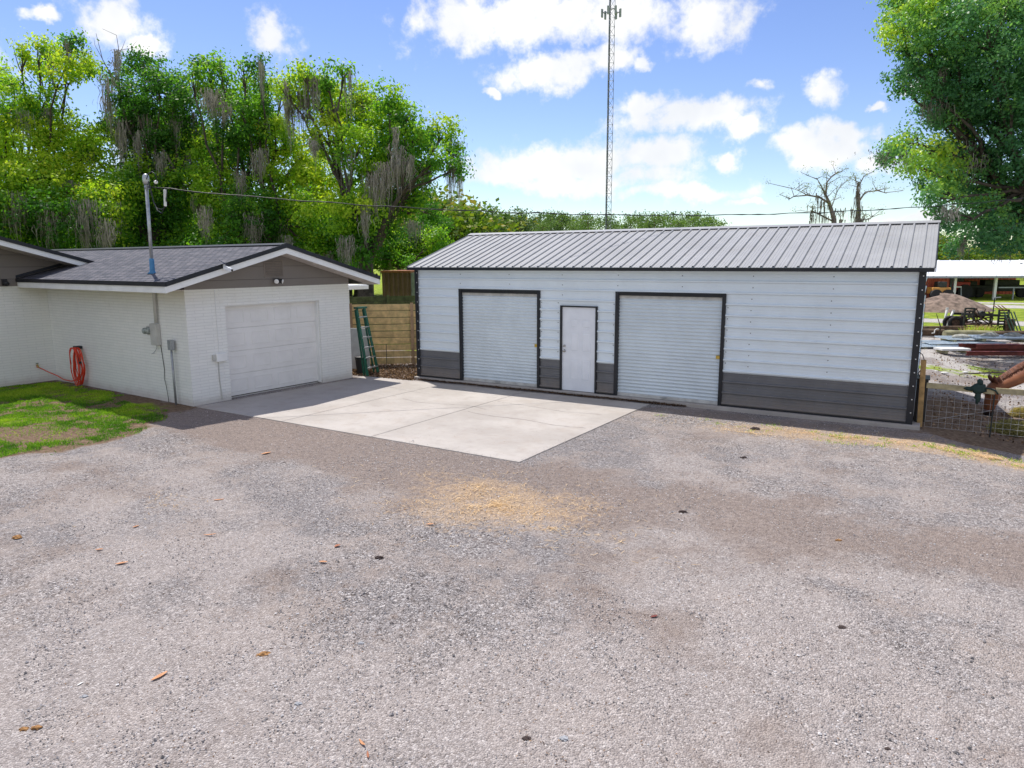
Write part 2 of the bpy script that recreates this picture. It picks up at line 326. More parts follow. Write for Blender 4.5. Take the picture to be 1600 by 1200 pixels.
# ------------------------------------------------------------------ mesh builder
def rotm(rx=0, ry=0, rz=0):
    return Matrix.Rotation(rz, 3, 'Z') @ Matrix.Rotation(ry, 3, 'Y') @ Matrix.Rotation(rx, 3, 'X')
class MB:
    def __init__(s): s.v = []; s.f = []
    def add(s, vs, fs):
        o = len(s.v); s.v += [tuple(x) for x in vs]; s.f += [tuple(i+o for i in f) for f in fs]; return s
    def box(s, x0, x1, y0, y1, z0, z1, rot=None, org=(0, 0, 0)):
        vs = [(x, y, z) for z in (z0, z1) for y in (y0, y1) for x in (x0, x1)]
        if rot is not None: vs = [tuple(rot @ Vector(v) + Vector(org)) for v in vs]
        return s.add(vs, [(0,2,3,1),(4,5,7,6),(0,1,5,4),(2,6,7,3),(0,4,6,2),(1,3,7,5)])
    def bar(s, p0, p1, w, h, up=(0, 0, 1)):
        p0, p1 = Vector(p0), Vector(p1); d = (p1-p0).normalized(); up = Vector(up)
        if abs(d.dot(up)) > .98: up = Vector((1, 0, 0))
        a = d.cross(up).normalized(); b_ = a.cross(d)
        vs = []
        for p in (p0, p1):
            for i, j in ((-1,-1),(1,-1),(1,1),(-1,1)): vs.append(p + a*(i*w/2) + b_*(j*h/2))
        return s.add(vs, [(0,1,2,3),(7,6,5,4),(0,4,5,1),(1,5,6,2),(2,6,7,3),(3,7,4,0)])
    def tube(s, pts, r, n=8, cap=True):
        pts = [Vector(p) for p in pts]; k = len(pts)
        rs = r if isinstance(r, (list, tuple)) else [r]*k
        vs, fs = [], []; a = None
        for i, p in enumerate(pts):
            d = (pts[min(i+1, k-1)] - pts[max(i-1, 0)])
            d = d.normalized() if d.length > 1e-9 else Vector((0, 0, 1))
            if a is None: a = d.cross(Vector((0, 0, 1)) if abs(d.z) < .9 else Vector((1, 0, 0))).normalized()
            a = (a - d*a.dot(d)).normalized(); b_ = d.cross(a)
            for j in range(n):
                t_ = 2*math.pi*j/n; vs.append(p + (a*math.cos(t_) + b_*math.sin(t_))*rs[i])
        for i in range(k-1):
            for j in range(n): fs.append((i*n+j, i*n+(j+1) % n, (i+1)*n+(j+1) % n, (i+1)*n+j))
        if cap: fs.append(tuple(range(n-1, -1, -1))); fs.append(tuple((k-1)*n+j for j in range(n)))
        return s.add(vs, fs)
    def prism(s, poly, axis, a0, a1):
        # poly: 2-d outline; axis: 'x','y','z' extrusion
        def P(u, v, w_): return {'x': (w_, u, v), 'y': (u, w_, v), 'z': (u, v, w_)}[axis]
        n = len(poly); vs = [P(u, v, a0) for u, v in poly] + [P(u, v, a1) for u, v in poly]
        return s.add(vs, [tuple(range(n-1, -1, -1)), tuple(range(n, 2*n))] + [(i, (i+1) % n, n+(i+1) % n, n+i) for i in range(n)])
    def lathe(s, prof, n=16, org=(0, 0, 0), rot=None):
        vs, fs = [], []; org = Vector(org)
        for r_, z in prof:
            for j in range(n):
                t_ = 2*math.pi*j/n; v = Vector((r_*math.cos(t_), r_*math.sin(t_), z))
                vs.append((rot @ v if rot is not None else v) + org)
        for i in range(len(prof)-1):
            for j in range(n): fs.append((i*n+j, i*n+(j+1) % n, (i+1)*n+(j+1) % n, (i+1)*n+j))
        fs.append(tuple(range(n-1, -1, -1))); fs.append(tuple((len(prof)-1)*n+j for j in range(n)))
        return s.add(vs, fs)
    def blob(s, c, rad, seed=0, rough=.2, nu=10, nv=7, rot=0):
        rr = random.Random(seed); vs, fs = [], []; c = Vector(c)
        for i in range(nv+1):
            ph = math.pi*i/nv
            for j in range(nu):
                th = 2*math.pi*j/nu + rot; k = 1+rr.uniform(-rough, rough) if 0 < i < nv else 1
                vs.append(c + Vector((rad[0]*k*math.sin(ph)*math.cos(th), rad[1]*k*math.sin(ph)*math.sin(th), rad[2]*k*math.cos(ph))))
        for i in range(nv):
            for j in range(nu): fs.append((i*nu+j, (i+1)*nu+j, (i+1)*nu+(j+1) % nu, i*nu+(j+1) % nu))
        return s.add(vs, fs)
    def build(s, name, mat, parent=None, smooth=False, loc=None, rz=None, bevel=0):
        me = bpy.data.meshes.new(name); me.from_pydata(s.v, [], s.f); me.materials.append(MATS[mat])
        if smooth:
            me.polygons.foreach_set('use_smooth', [True]*len(me.polygons))
        o = bpy.data.objects.new(name, me); COL.objects.link(o)
        if parent: o.parent = parent
        if loc is not None: o.location = loc
        if rz is not None: o.rotation_euler = (0, 0, rz)
        if bevel:
            md = o.modifiers.new('bevel', 'BEVEL'); md.width = bevel; md.segments = 2; md.limit_method = 'ANGLE'
        return o
def tag(o, label=None, cat=None, group=None, kind=None):
    for k, v in (('label', label), ('category', cat), ('group', group), ('kind', kind)):
        if v: o[k] = v
    return o
def thing(name, label, cat, loc=(0, 0, 0), rz=0, group=None):
    o = bpy.data.objects.new(name, None); COL.objects.link(o); o.empty_display_size = .2
    o.location = loc; o.rotation_euler = (0, 0, rz); return tag(o, label, cat, group)
def copy_thing(root, loc, rz=None, label=None, scale=None):
    r = root.copy(); COL.objects.link(r); r.location = loc
    if rz is not None: r.rotation_euler = (0, 0, rz)
    if scale is not None: r.scale = scale
    if label: r['label'] = label
    for ch in root.children:
        c_ = ch.copy(); COL.objects.link(c_); c_.parent = r
        for g_ in ch.children:
            d_ = g_.copy(); COL.objects.link(d_); d_.parent = c_
    return r
def quads_obj(name, mat, V, tint, parent=None, nper=4, loc=(0, 0, 0)):
    """V: (N, nper, 3) array of faces, tint: (N,) values"""
    N = len(V); me = bpy.data.meshes.new(name)
    me.vertices.add(N*nper); me.vertices.foreach_set('co', np.ascontiguousarray(V.reshape(-1), dtype=np.float32))
    me.loops.add(N*nper); me.loops.foreach_set('vertex_index', np.arange(N*nper, dtype=np.int32))
    me.polygons.add(N); me.polygons.foreach_set('loop_start', np.arange(0, N*nper, nper, dtype=np.int32))
    try: me.polygons.foreach_set('loop_total', np.full(N, nper, dtype=np.int32))
    except Exception: pass
    me.update(calc_edges=True)
    a = me.attributes.new('tint', 'FLOAT', 'POINT'); a.data.foreach_set('value', np.repeat(tint, nper).astype(np.float32))
    me.materials.append(MATS[mat])
    o = bpy.data.objects.new(name, me); COL.objects.link(o); o.location = loc
    if parent: o.parent = parent
    return o

# numpy value noise
_lat = np.random.default_rng(3).random((256, 256))
def vnoise(x, y):
    xi = np.floor(x).astype(int); yi = np.floor(y).astype(int); fx = x-xi; fy = y-yi
    fx = fx*fx*(3-2*fx); fy = fy*fy*(3-2*fy); a_ = lambda i, j: _lat[(xi+i) % 256, (yi+j) % 256]
    return (a_(0,0)*(1-fx)+a_(1,0)*fx)*(1-fy) + (a_(0,1)*(1-fx)+a_(1,1)*fx)*fy
def fbm(x, y, o=4):
    s_ = 0; am = .5
    for i in range(o): s_ = s_ + am*vnoise(x*2**i+17*i, y*2**i+9*i); am *= .5
    return s_/(1-.5**o)

# ------------------------------------------------------------------ ground sheet
def axis_pts(segs):
    out = []
    for a_, b_, st in segs: out += list(np.arange(a_, b_-1e-6, st))
    out.append(segs[-1][1]); return np.array(out)
gx = axis_pts([(-2500,-600,300),(-600,-200,60),(-200,-60,10),(-60,-22,1.5),(-22,8,.12),(8,40,1.5),(40,200,12),(200,2500,300)])
gy = axis_pts([(-400,-20,40),(-20,0,1.5),(0,19,.12),(19,75,.6),(75,200,10),(200,600,60),(600,2600,300)])
X, Y = np.meshgrid(gx, gy, indexing='ij')
def ell(cx, cy, rx, ry, ang=0, soft=.5):
    ca, sa = math.cos(ang), math.sin(ang); dx, dy = X-cx, Y-cy
    q = np.sqrt(((dx*ca+dy*sa)/rx)**2 + ((-dx*sa+dy*ca)/ry)**2)
    return np.clip((1+soft-q)/(2*soft), 0, 1)
nA = fbm(X*.9, Y*.9); nB = fbm(X*2.3+40, Y*2.3); nC = fbm(X*.25+9, Y*.25+4)
# lawn beside the house
lawn_edge = [(-24,3.0),(-12.9,5.0),(-12.3,5.9),(-12.2,6.9),(-12.8,7.9),(-13.4,8.8),(-13.6,9.5),(-20,9.9),(-24,9.9)]
def poly_sd(px, py, poly):
    """positive inside, rough distance"""
    n = len(poly); inside = np.zeros(px.shape, bool); dist = np.full(px.shape, 1e9)
    for i in range(n):
        x0, y0 = poly[i]; x1, y1 = poly[(i+1) % n]
        cond = ((y0 > py) != (y1 > py)) & (px < (x1-x0)*(py-y0)/((y1-y0) if abs(y1-y0) > 1e-9 else 1e-9)+x0)
        inside ^= cond
        tt = np.clip(((px-x0)*(x1-x0)+(py-y0)*(y1-y0))/((x1-x0)**2+(y1-y0)**2), 0, 1)
        dist = np.minimum(dist, np.hypot(px-(x0+tt*(x1-x0)), py-(y0+tt*(y1-y0))))
    return np.where(inside, dist, -dist)
LS = poly_sd(X, Y, lawn_edge)
soil_and_shadow = np.clip(.5+LS/.5 + (nB-.5)*1.2, 0, 1) * (Y < 10.2)
soil_and_shadow = np.maximum(soil_and_shadow, 1.0*ell(.9,16.3,1.3,2.6)*(Y > 14.3))  # shed's shadow painted dark on the yard behind the wire fence
grass_m = np.clip((nA-.42)*4+.2, 0, 1)*np.clip(LS/.5, 0, 1)*.62*(1-np.clip((fbm(X*.8+50, Y*1.3+20)-.52)*10, 0, 1)*np.clip((8.0-Y)/1.5, 0, 1))
straw = 1.0*ell(-4.6,7.35,1.25,.8,.45) + .5*ell(-5.5,7.9,1.0,.5) + .85*ell(-1.1,13.4,2.4,.40,0) + 1.2*ell(1.2,13.3,1.8,.5,-.1) + .45*ell(-2.3,12.9,1.6,.3) + .3*ell(-8.2,5.4,.5,.3)
straw = straw*(.45+nB*1.1)
brown = .9*ell(-9.5,8.4,3.4,.8,-.03) + .8*ell(-5.6,7.9,2.0,.9) + .75*ell(-2.2,14.1,4,.35) + .55*ell(-1.9,7.0,1.2,.5,.5) + .4*ell(-.4,8.2,2.0,.8,.2) \
    + .7*ell(-13.0,9.0,1.2,.9) + .5*ell(-8.3,3.6,1.1,.5,.6) + .3*ell(.4,4.6,2,.8) + .55*ell(-11.2,5.6,1.0,.3,.4)
brown = brown*(.35+nA*1.2) + np.clip((nA-.5)*1.8,0,.55)*(Y<14) + .35*ell(-4,9.0,7,1.0)*nB
def track(pts, wd, soft=.5):
    d_ = np.full(X.shape, 1e9)
    for (x0, y0), (x1, y1) in zip(pts[:-1], pts[1:]):
        tt = np.clip(((X-x0)*(x1-x0)+(Y-y0)*(y1-y0))/((x1-x0)**2+(y1-y0)**2), 0, 1); d_ = np.minimum(d_, np.hypot(X-(x0+tt*(x1-x0)), Y-(y0+tt*(y1-y0))))
    return np.clip(1-(d_/wd)**2*soft, 0, 1)*(d_ < wd*1.4)
TRK = [([(-4.3,9.6),(-3.4,8.2),(-2.6,6.6),(-1.6,5.0),(.2,3.2),(1.2,2.2)], .30), ([(-3.0,10.4),(-2.0,8.6),(-1.2,7.0),(-.2,5.6),(1.6,4.0)], .30), ([(-12,6.6),(-9.5,6.2),(-7,5.2),(-5,3.6),(-3.6,2.2)], .28), ([(-11,5.0),(-8.6,4.6),(-6.6,3.6),(-5.4,2.4)], .28), ([(-2.5,9.4),(0,8.8),(3.5,8.4)], .3), ([(-3,8.0),(.4,7.3),(4,6.8)], .3)]
tk_ = sum(track(p_, w_) for p_, w_ in TRK)
brown = brown + .45*track(TRK[0][0], .55)*nA*1.6 + .40*track(TRK[4][0], .7)*nB*1.6 + .5*ell(-6.5,8.4,6.5,.9)*(.3+nB*1.3)
brown = np.maximum(brown, 1.0*ell(.75,16.2,.9,2.4))  # browns the same yard strip, painting in the shed's shade
pale = .2*nB + .8*ell(-4.4,2.6,1.3,.9,.5) + .65*ell(-6.4,4.6,1.5,.45,.7) + .5*ell(-1.4,4.6,1.5,.7,.5) + .55*ell(-3.0,10.2,.45,2.5,.55) + .5*ell(-1.4,6.4,.4,2.6,.6) + .45*ell(.5,3.4,1.2,1.0) + .3*(nC > .5)
pale = pale + .35*np.clip(tk_, 0, 1)
pale = pale*(.5+nB*1.2) + .45*ell(-3.6,2.6,3.2,1.6,.3) + .3*ell(-.6,4.2,2.5,2.0,0)
sand = np.zeros_like(X)
yard = ((X > -.05) & (Y > 15.3)) | ((X > -6) & (Y > 20.6))
fgrass = np.zeros_like(X)
sand = np.where(yard & (Y < 44), .42+(nA-.5)*1.5*(Y > 19) + (Y > 20)*.08, sand)
brown = np.where(yard & (Y < 44), .35+(nB-.5)*1.3, brown)
fgrass = np.where(yard & (Y > 21.5) & (Y < 26), .25+(fbm(X*.5, Y*.9)-.5)*2.0, fgrass)
s3 = fbm(X*.06+3, Y*.16+8)
band = np.where(Y > 34, np.clip(.85 + (s3-.5)*1.5 - 1.2*np.exp(-((Y-42.0)/1.8)**2) - .9*np.exp(-((Y-56.5)/1.4)**2) - .8*np.exp(-((Y-60.5)/.9)**2), 0, 1), 0)
fgrass = np.maximum(fgrass, np.where(yard, band*np.clip((Y-35)/4, 0, 1), 0))
fgrass = np.where((Y > 19) & ~yard, .9, fgrass)
fgrass = np.where((Y > 64) | (np.abs(X) > 60), .9, fgrass)
sand = np.where((Y > 35) & (X > -2) & (Y < 64), np.clip(.95-fgrass, 0, 1), sand)
fgrass = np.maximum(fgrass, np.where((X < -22) & (Y < 20), .75, 0)); fgrass = np.maximum(fgrass, grass_m)
# gentle relief, flat under the buildings and the slab
relief = -.022*np.clip(tk_, 0, 1) + (nA-.5)*.05 + (nC-.5)*.06 + (nB-.5)*.045 + (fbm(X*6,Y*6,3)-.5)*.02
flat = np.clip(((X+9.3)/4.6)**2*1.0, 0, 9)  # placeholder shape below
dslab = poly_sd(X, Y, [(-20.5,9.3),(-13.5,9.0),(-5.0,8.7),(-4.6,13.5),(.6,14.0),(.6,21),(-20.5,21)])
k = np.clip((-dslab)/.8, 0, 1)
Z = relief*k*.8 + .006*(1-k)
Z = np.where((X > .35) & (Y > 13) & (Y < 30), relief, Z)
dip = np.clip((X-.25)/1.3,0,1)*np.clip((Y-12.2)/1.8,0,1)*np.clip((40-Y)/15,0,1); Z = Z - .21*dip
Z = np.where(Y > 80, 0, Z); Z = np.where(np.abs(X) > 100, 0, Z)
nx_, ny_ = X.shape
me = bpy.data.meshes.new('ground')
idx = np.arange(nx_*ny_).reshape(nx_, ny_)
F = np.stack([idx[:-1,:-1], idx[1:,:-1], idx[1:,1:], idx[:-1,1:]], -1).reshape(-1, 4)
me.vertices.add(nx_*ny_); me.vertices.foreach_set('co', np.stack([X, Y, Z], -1).reshape(-1).astype(np.float32))
me.loops.add(len(F)*4); me.loops.foreach_set('vertex_index', F.reshape(-1).astype(np.int32))
me.polygons.add(len(F)); me.polygons.foreach_set('loop_start', np.arange(0, len(F)*4, 4, dtype=np.int32))
me.update(calc_edges=True); me.polygons.foreach_set('use_smooth', [True]*len(F))
for nm, ch in (('mask_a', (straw, brown, pale)), ('mask_b', (fgrass, sand, soil_and_shadow))):
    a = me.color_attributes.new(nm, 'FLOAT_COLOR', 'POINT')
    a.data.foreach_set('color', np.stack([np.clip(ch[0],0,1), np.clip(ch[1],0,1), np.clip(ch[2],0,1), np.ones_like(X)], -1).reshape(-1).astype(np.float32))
me.materials.append(MATS['ground'])
go = bpy.data.objects.new('ground', me); COL.objects.link(go); tag(go, kind='structure')
def gz(x, y):
    i = np.clip(np.searchsorted(gx, x)-1, 0, len(gx)-2); j = np.clip(np.searchsorted(gy, y)-1, 0, len(gy)-2)
    return Z[i, j]

# ------------------------------------------------------------------ concrete slab
# panels split at two joints
def lerp2(a_, b_, t_): return (a_[0]+(b_[0]-a_[0])*t_, a_[1]+(b_[1]-a_[1])*t_)
FL, FR = (-13.52, 9.41), (-5.28, 9.17); BL, BR = (-13.22, 14.33), (-5.06, 14.44)
sl = MB()
fr = [0.0, .335, .622, 1.0]
for i in range(3):
    g_ = .0008
    a_ = lerp2(FL, FR, fr[i]+g_); b_ = lerp2(FL, FR, fr[i+1]-g_); c_ = lerp2(BL, BR, fr[i+1]-g_); d_ = lerp2(BL, BR, fr[i]+g_)
    if i == 0: d_ = (-12.98, 14.33)
    sl.prism([a_, b_, c_, d_], 'z', -.08, .022)
sl.prism([(-13.22,14.06),(-12.97,14.06),(-12.97,14.33),(-13.10,14.33)], 'z', -.08, .018)
o = sl.build('concrete_slab', 'concrete', bevel=.008); tag(o, kind='structure')
mbk = MB()
def crack(pts, wd=.008):
    pts = [gr(x, y, .022) for x, y in pts]; out = []
    for i in range(len(pts)-1):
        for k_ in range(8): 
            p_ = pts[i].lerp(pts[i+1], k_/8); out.append(p_ + Vector((random.uniform(-.015,.015), random.uniform(-.015,.015), 0)))
    out.append(pts[-1]); vs = []; fs = []
    for i, p_ in enumerate(out):
        ww = wd*random.uniform(.3, 1.2); vs += [(p_.x, p_.y-ww/2, .0235), (p_.x, p_.y+ww, .0235)]
        if i: fs.append((2*i-2, 2*i-1, 2*i+1, 2*i))
    mbk.add(vs, fs)
crack([(630,623),(655,629),(690,631),(735,634),(760,640)], .010)
crack([(776,627),(835,636),(880,643),(940,648)], .009)
crack([(730,643),(760,649),(820,656),(870,665),(915,669)], .014)
crack([(604,604),(640,611),(672,616)], .005)
mbk.build('crack', 'crack_dark', o)

# ------------------------------------------------------------------ metal shed
SX, SY = -11.57, 14.744; SL = 11.43; SD = 5.66; CZ = .08; WT = 2.955; SPLIT = .79; SLOPE = .304
shed = thing('metal_shed', 'long white and charcoal metal garage building with grey ribbed roof and two roller doors', 'building', (SX, SY, 0))
fo = MB(); fo.box(-.08, SL+.17, -.14, SD+.1, -.1, CZ); fo.build('foundation', 'concrete', shed, bevel=.01)
PIT = .229
def profile(z0, z1, amp=.036):
    """(z, outward offset) of ribbed sheet"""
    pts = []; k0 = math.floor((z0-.14)/PIT); k1 = math.ceil((z1-.14)/PIT)
    for k_ in range(k0-1, k1+2):
        b_ = .14+k_*PIT
        pts += [(b_-.030, 0), (b_-.012, amp), (b_+.012, amp), (b_+.030, 0), (b_+.072, 0), (b_+.078, .003), (b_+.092, .003), (b_+.098, 0), (b_+.131, 0), (b_+.137, .003), (b_+.151, .003), (b_+.157, 0)]
    pts = sorted(pts); zs = [p_[0] for p_ in pts]; os_ = [p_[1] for p_ in pts]
    f_ = lambda z: float(np.interp(z, zs, os_))
    res = [(z0, f_(z0))] + [p_ for p_ in pts if z0 < p_[0] < z1] + [(z1, f_(z1))]
    return res
def siding(mb, z0, z1, rng_, mp):
    pr = profile(z0, z1); vs = []; fs = []
    for z, off in pr:
        a_, b_ = rng_(z); vs += [mp(a_, z, off), mp(b_, z, off)]
    for i in range(len(pr)-1): fs.append((2*i, 2*i+1, 2*i+3, 2*i+2))
    mb.add(vs, fs)
D1 = (-10.214-SX, -7.936-SX, 2.37); DM = (-7.367-SX, -6.459-SX, 2.045); D2 = (-5.996-SX, -3.618-SX, 2.385)
front = lambda u, z, off: (u, -off, z)
up, lo = MB(), MB()
cuts = [(0, D1[0]), (D1[1], DM[0]), (DM[1], D2[0]), (D2[1], SL)]
for a_, b_ in cuts:
    siding(lo, CZ, SPLIT, lambda z: (a_, b_), front)
    siding(up, SPLIT, 2.045, lambda z: (a_, b_), front)
for a_, b_ in ((0, D1[0]), (D1[1], D2[0]), (D2[1], SL)): siding(up, 2.045, 2.37, lambda z: (a_, b_), front)
for a_, b_ in ((0, D2[0]), (D2[1], SL)): siding(up, 2.37, 2.385, lambda z: (a_, b_), front)
siding(up, 2.385, WT, lambda z: (0, SL), front)
rngf = lambda z: (max(0, (z-WT)/SLOPE), min(SD, SD-(z-WT)/SLOPE))
ZR = WT + SLOPE*SD/2
for mp in (lambda u, z, off: (SL+off, u, z), lambda u, z, off: (-off, u, z)):
    siding(lo, CZ, SPLIT, lambda z: (0, SD), mp); siding(up, SPLIT, WT, lambda z: (0, SD), mp); siding(up, WT, ZR-.01, rngf, mp)
back = lambda u, z, off: (u, SD+off, z)
siding(lo, CZ, SPLIT, lambda z: (0, SL), back); siding(up, SPLIT, WT, lambda z: (0, SL), back)
up.build('upper_siding', 'white_steel', shed); lo.build('lower_siding', 'charcoal_steel', shed)
# screws
def screw_at(x, y, z, parent, mat, name='screw', _m={}):
    if mat not in _m:
        o_ = MB().lathe([(.012, 0), (.012, .004), (.005, .009)], 6, (0,0,0), rotm(math.pi/2)).build(name, mat, parent); _m[mat] = o_
    else: o_ = _m[mat].copy(); COL.objects.link(o_); o_.parent = parent
    o_.location = (x, y, z)
for px in (719.5, 796, 879, 966, 1067, 1177, 1303):
    xx = at(px, 450, 1); 
    tpar = (SY-0)/ray(px, 430).y; xs = ray(px, 430).x*tpar - SX
    z = .14+PIT*.5
    while z < WT:
        inside = any(a_-.05 < xs < b_+.05 and z < h_+.05 for a_, b_, h_ in (D1, DM, D2))
        if not inside:
            screw_at(xs+random.uniform(-.01,.01), 0, z, shed, 'dark_screw')
        z += PIT
for a_ in (D1[1]+.05, DM[0]-.08, D2[0]-.06, D2[1]+.06):
    z = .3
    while z < 2.3: screw_at(a_, 0, z, shed, 'dark_screw'); z += PIT
# roof
def roof_side(mb, sgn):
    # ribs run down the slope, spaced along x
    xs = []; ov = .17; x = -ov
    n = int((SL+2*ov)/PIT)+1; st = (SL+2*ov)/n
    cross = [(-ov, 0)]
    for k_ in range(n+1):
        b_ = -ov + k_*st
        for dx, h in ((-.030, 0), (-.012, .032), (.012, .032), (.030, 0), (.075, 0), (.08, .004), (.095, .004), (.1, 0), (.13, 0), (.135, .004), (.15, .004), (.155, 0)):
            if -ov < b_+dx < SL+ov: cross.append((b_+dx, h))
    cross.append((SL+ov, 0))
    y0 = -.18; y1 = SD/2; zr = WT+.045+SLOPE*(y1-0)
    vs = []; fs = []
    for x_, h in cross:
        for y_, in ((y0,), (y1,)):
            z_ = WT+.045+SLOPE*y_ + h
            yy = y_ if sgn > 0 else SD-y_
            vs.append((x_, yy, z_))
    for i in range(len(cross)-1): fs.append((2*i, 2*i+2, 2*i+3, 2*i+1))
    mb.add(vs, fs)
rf = MB(); roof_side(rf, 1); roof_side(rf, -1); rfo = rf.build('roof', 'roof_steel', shed)
un = MB()
for sgn in (1, -1):
    y0, y1 = -.17, SD/2; a_ = [(y0, WT+.0+SLOPE*y0), (y1, WT+SLOPE*y1), (y1, WT+.042+SLOPE*y1), (y0, WT+.042+SLOPE*y0)]
    if sgn < 0: a_ = [(SD-y, z) for y, z in a_][::-1]
    un.prism(a_, 'x', -.16, SL+.16)
un.build('roof_deck', 'white_steel', shed)
rc = MB()
for sgn in (1, -1):
    ym = SD/2; zz = WT+.045+SLOPE*ym
    vs = [(ym, zz+.036), (ym-sgn*.17, zz+.036-.17*SLOPE), (ym-sgn*.17, zz+.026-.17*SLOPE), (ym, zz+.024)]
    rc.prism(vs if sgn < 0 else vs[::-1], 'x', -.19, SL+.19)
rc.build('ridge_cap', 'roof_steel', rfo)
tr = MB()
ey = -.185; ez = WT+.045+SLOPE*(-.18)
tr.box(-.165, SL+.165, ey-.012, ey, ez-.075, ez-.004); tr.box(-.165, SL+.165, SD+.173, SD+.185, ez-.075, ez-.004)
for x0, x1 in ((-.185, -.172), (SL+.172, SL+.185)):
    for sgn in (1, -1):
        a_ = [(-.185, ez-.075), (SD/2, WT+.04+SLOPE*SD/2-.075), (SD/2, WT+.05+SLOPE*SD/2), (-.185, ez+.006)]
        if sgn < 0: a_ = [(SD-y, z) for y, z in a_][::-1]
        tr.prism(a_, 'x', x0, x1)
tr.build('fascia_trim', 'black_trim', shed)
TY = -.044
MB().prism([(SL-.07, TY), (SL+.044, TY), (SL+.044, .30), (SL+.037, .30), (SL+.037, TY+.006), (SL-.07, TY+.006)], 'z', CZ, WT-.03).build('corner_trim', 'black_trim', shed)
MB().prism([(-.044, TY), (.07, TY), (.07, TY+.006), (-.037, TY+.006), (-.037, .075), (-.044, .075)], 'z', CZ, WT-.03).build('corner_trim', 'black_trim', shed)
for xs in (-.044, SL+.037): MB().box(xs, xs+.007, SD-.07, SD+.044, CZ, WT-.03).build('corner_trim', 'black_trim', shed)
for a_, b_ in ((0.07, D1[0]-.02), (D1[1]+.02, DM[0]-.015), (DM[1]+.015, D2[0]-.02), (D2[1]+.02, SL-.07)): MB().box(a_, b_, -.041, -.038, CZ, CZ+.03).build('base_trim', 'black_trim', shed)
for i in range(11):
    z = .3+i*.25; screw_at(SL, TY, z, shed, 'board_white'); screw_at(.03, TY, z, shed, 'board_white')
def roller(dd, lab):
    a_, b_, h = dd
    cur = MB(); n = int((h-.16)/.076); vs = []; fs = []; kk = 0; z = CZ+.07; top = h-.10
    while z < top:
        for ph in range(6):
            zz = z+.076*ph/6
            if zz > top: break
            vs += [(a_+.05, .035-.015*math.sin(2*math.pi*ph/6)*1.0, zz), (b_-.05, .035-.015*math.sin(2*math.pi*ph/6), zz)]
        z += .076
    for i in range(len(vs)//2-1): fs.append((2*i, 2*i+1, 2*i+3, 2*i+2))
    cur.add(vs, fs); ro = cur.build('roller_door', 'door_curtain', shed, smooth=True)
    if lab: ro['label'] = lab
    MB().box(a_+.05, b_-.05, .02, .06, CZ+.004, CZ+.075).build('bottom_bar', 'door_header', ro, bevel=.004)
    MB().box(a_+.05, b_-.05, .025, .06, h-.115, h-.045).build('header', 'door_header', ro, bevel=.004)
    MB().box(b_-.145, b_-.055, .006, .022, 1.06, 1.13).build('latch', 'brass', ro, bevel=.004)
    MB().bar(((a_+b_)/2-.12, .0, CZ+.05), ((a_+b_)/2+.02, .0, CZ+.05), .02, .02).build('pull_handle', 'metal_grey', ro)
    fm = MB(); fm.box(a_-.02, a_+.055, -.042, .07, CZ+.002, h); fm.box(b_-.055, b_+.02, -.042, .07, CZ+.002, h); fm.box(a_-.02, b_+.02, -.044, .07, h, h+.035); fm.box(a_+.055, b_-.055, -.02, .07, h-.05, h-.001)
    fm.build('door_frame', 'black_trim', shed, bevel=.003)
    MB().box(a_, b_, .08, .1, CZ+.004, h).build('door_backing', 'black_plastic', ro)
roller(D1, 'narrower left roller door'); roller(D2, 'wider right roller door')
# man door
a_, b_, h = DM
fm = MB(); fm.box(a_-.015, a_+.03, -.042, .07, CZ+.002, h); fm.box(b_-.03, b_+.015, -.042, .07, CZ+.002, h); fm.box(a_-.015, b_+.015, -.043, .07, h, h+.03)
fm.build('door_frame', 'black_trim', shed, bevel=.003)
md_ = MB(); md_.box(a_+.03, b_-.03, 0, .045, CZ+.012, h-.004); dro = md_.build('door', 'white_paint', shed, bevel=.004)
pn = MB(); W0 = b_-a_-.06
def panel(mb, x0, x1, z0, z1, y=0):
    # raised field inside a moulded rim
    for (p0, p1, q0, q1, yy) in ((x0, x1, z0, z0+.014, y-.007), (x0, x1, z1-.014, z1, y-.007)): mb.box(p0, p1, yy, y+.001, q0, q1)
    for (p0, p1) in ((x0, x0+.014), (x1-.014, x1)): mb.box(p0, p1, y-.007, y+.001, z0+.014, z1-.014)
    i = .032; vs = []
    for k_, yy in ((i, y), (i+.014, y-.008)): vs += [(x0+k_, yy, z0+k_), (x1-k_, yy, z0+k_), (x1-k_, yy, z1-k_), (x0+k_, yy, z1-k_)]
    mb.add(vs, [(4,5,6,7),(0,1,5,4),(1,2,6,5),(2,3,7,6),(3,0,4,7)])
for xc in (a_+.03+W0*.37, a_+.03+W0*.72):
    for z0, z1 in ((.28, .80), (.95, 1.42), (1.50, 1.72)):
        panel(pn, xc-.12, xc+.12, z0+.05, z1+.05)
pn.build('door_panels', 'white_paint', dro)
for z, r_ in ((1.02, .032), (1.14, .026)):
    MB().lathe([(r_, 0), (r_, .008), (.012, .012), (.012, .03), (r_*.9, .04), (r_*.85, .055), (.01, .062)], 14, (a_+.095, 0, z), rotm(math.pi/2)).build('door_knob' if z < 1.1 else 'deadbolt', 'nickel', dro, smooth=True)

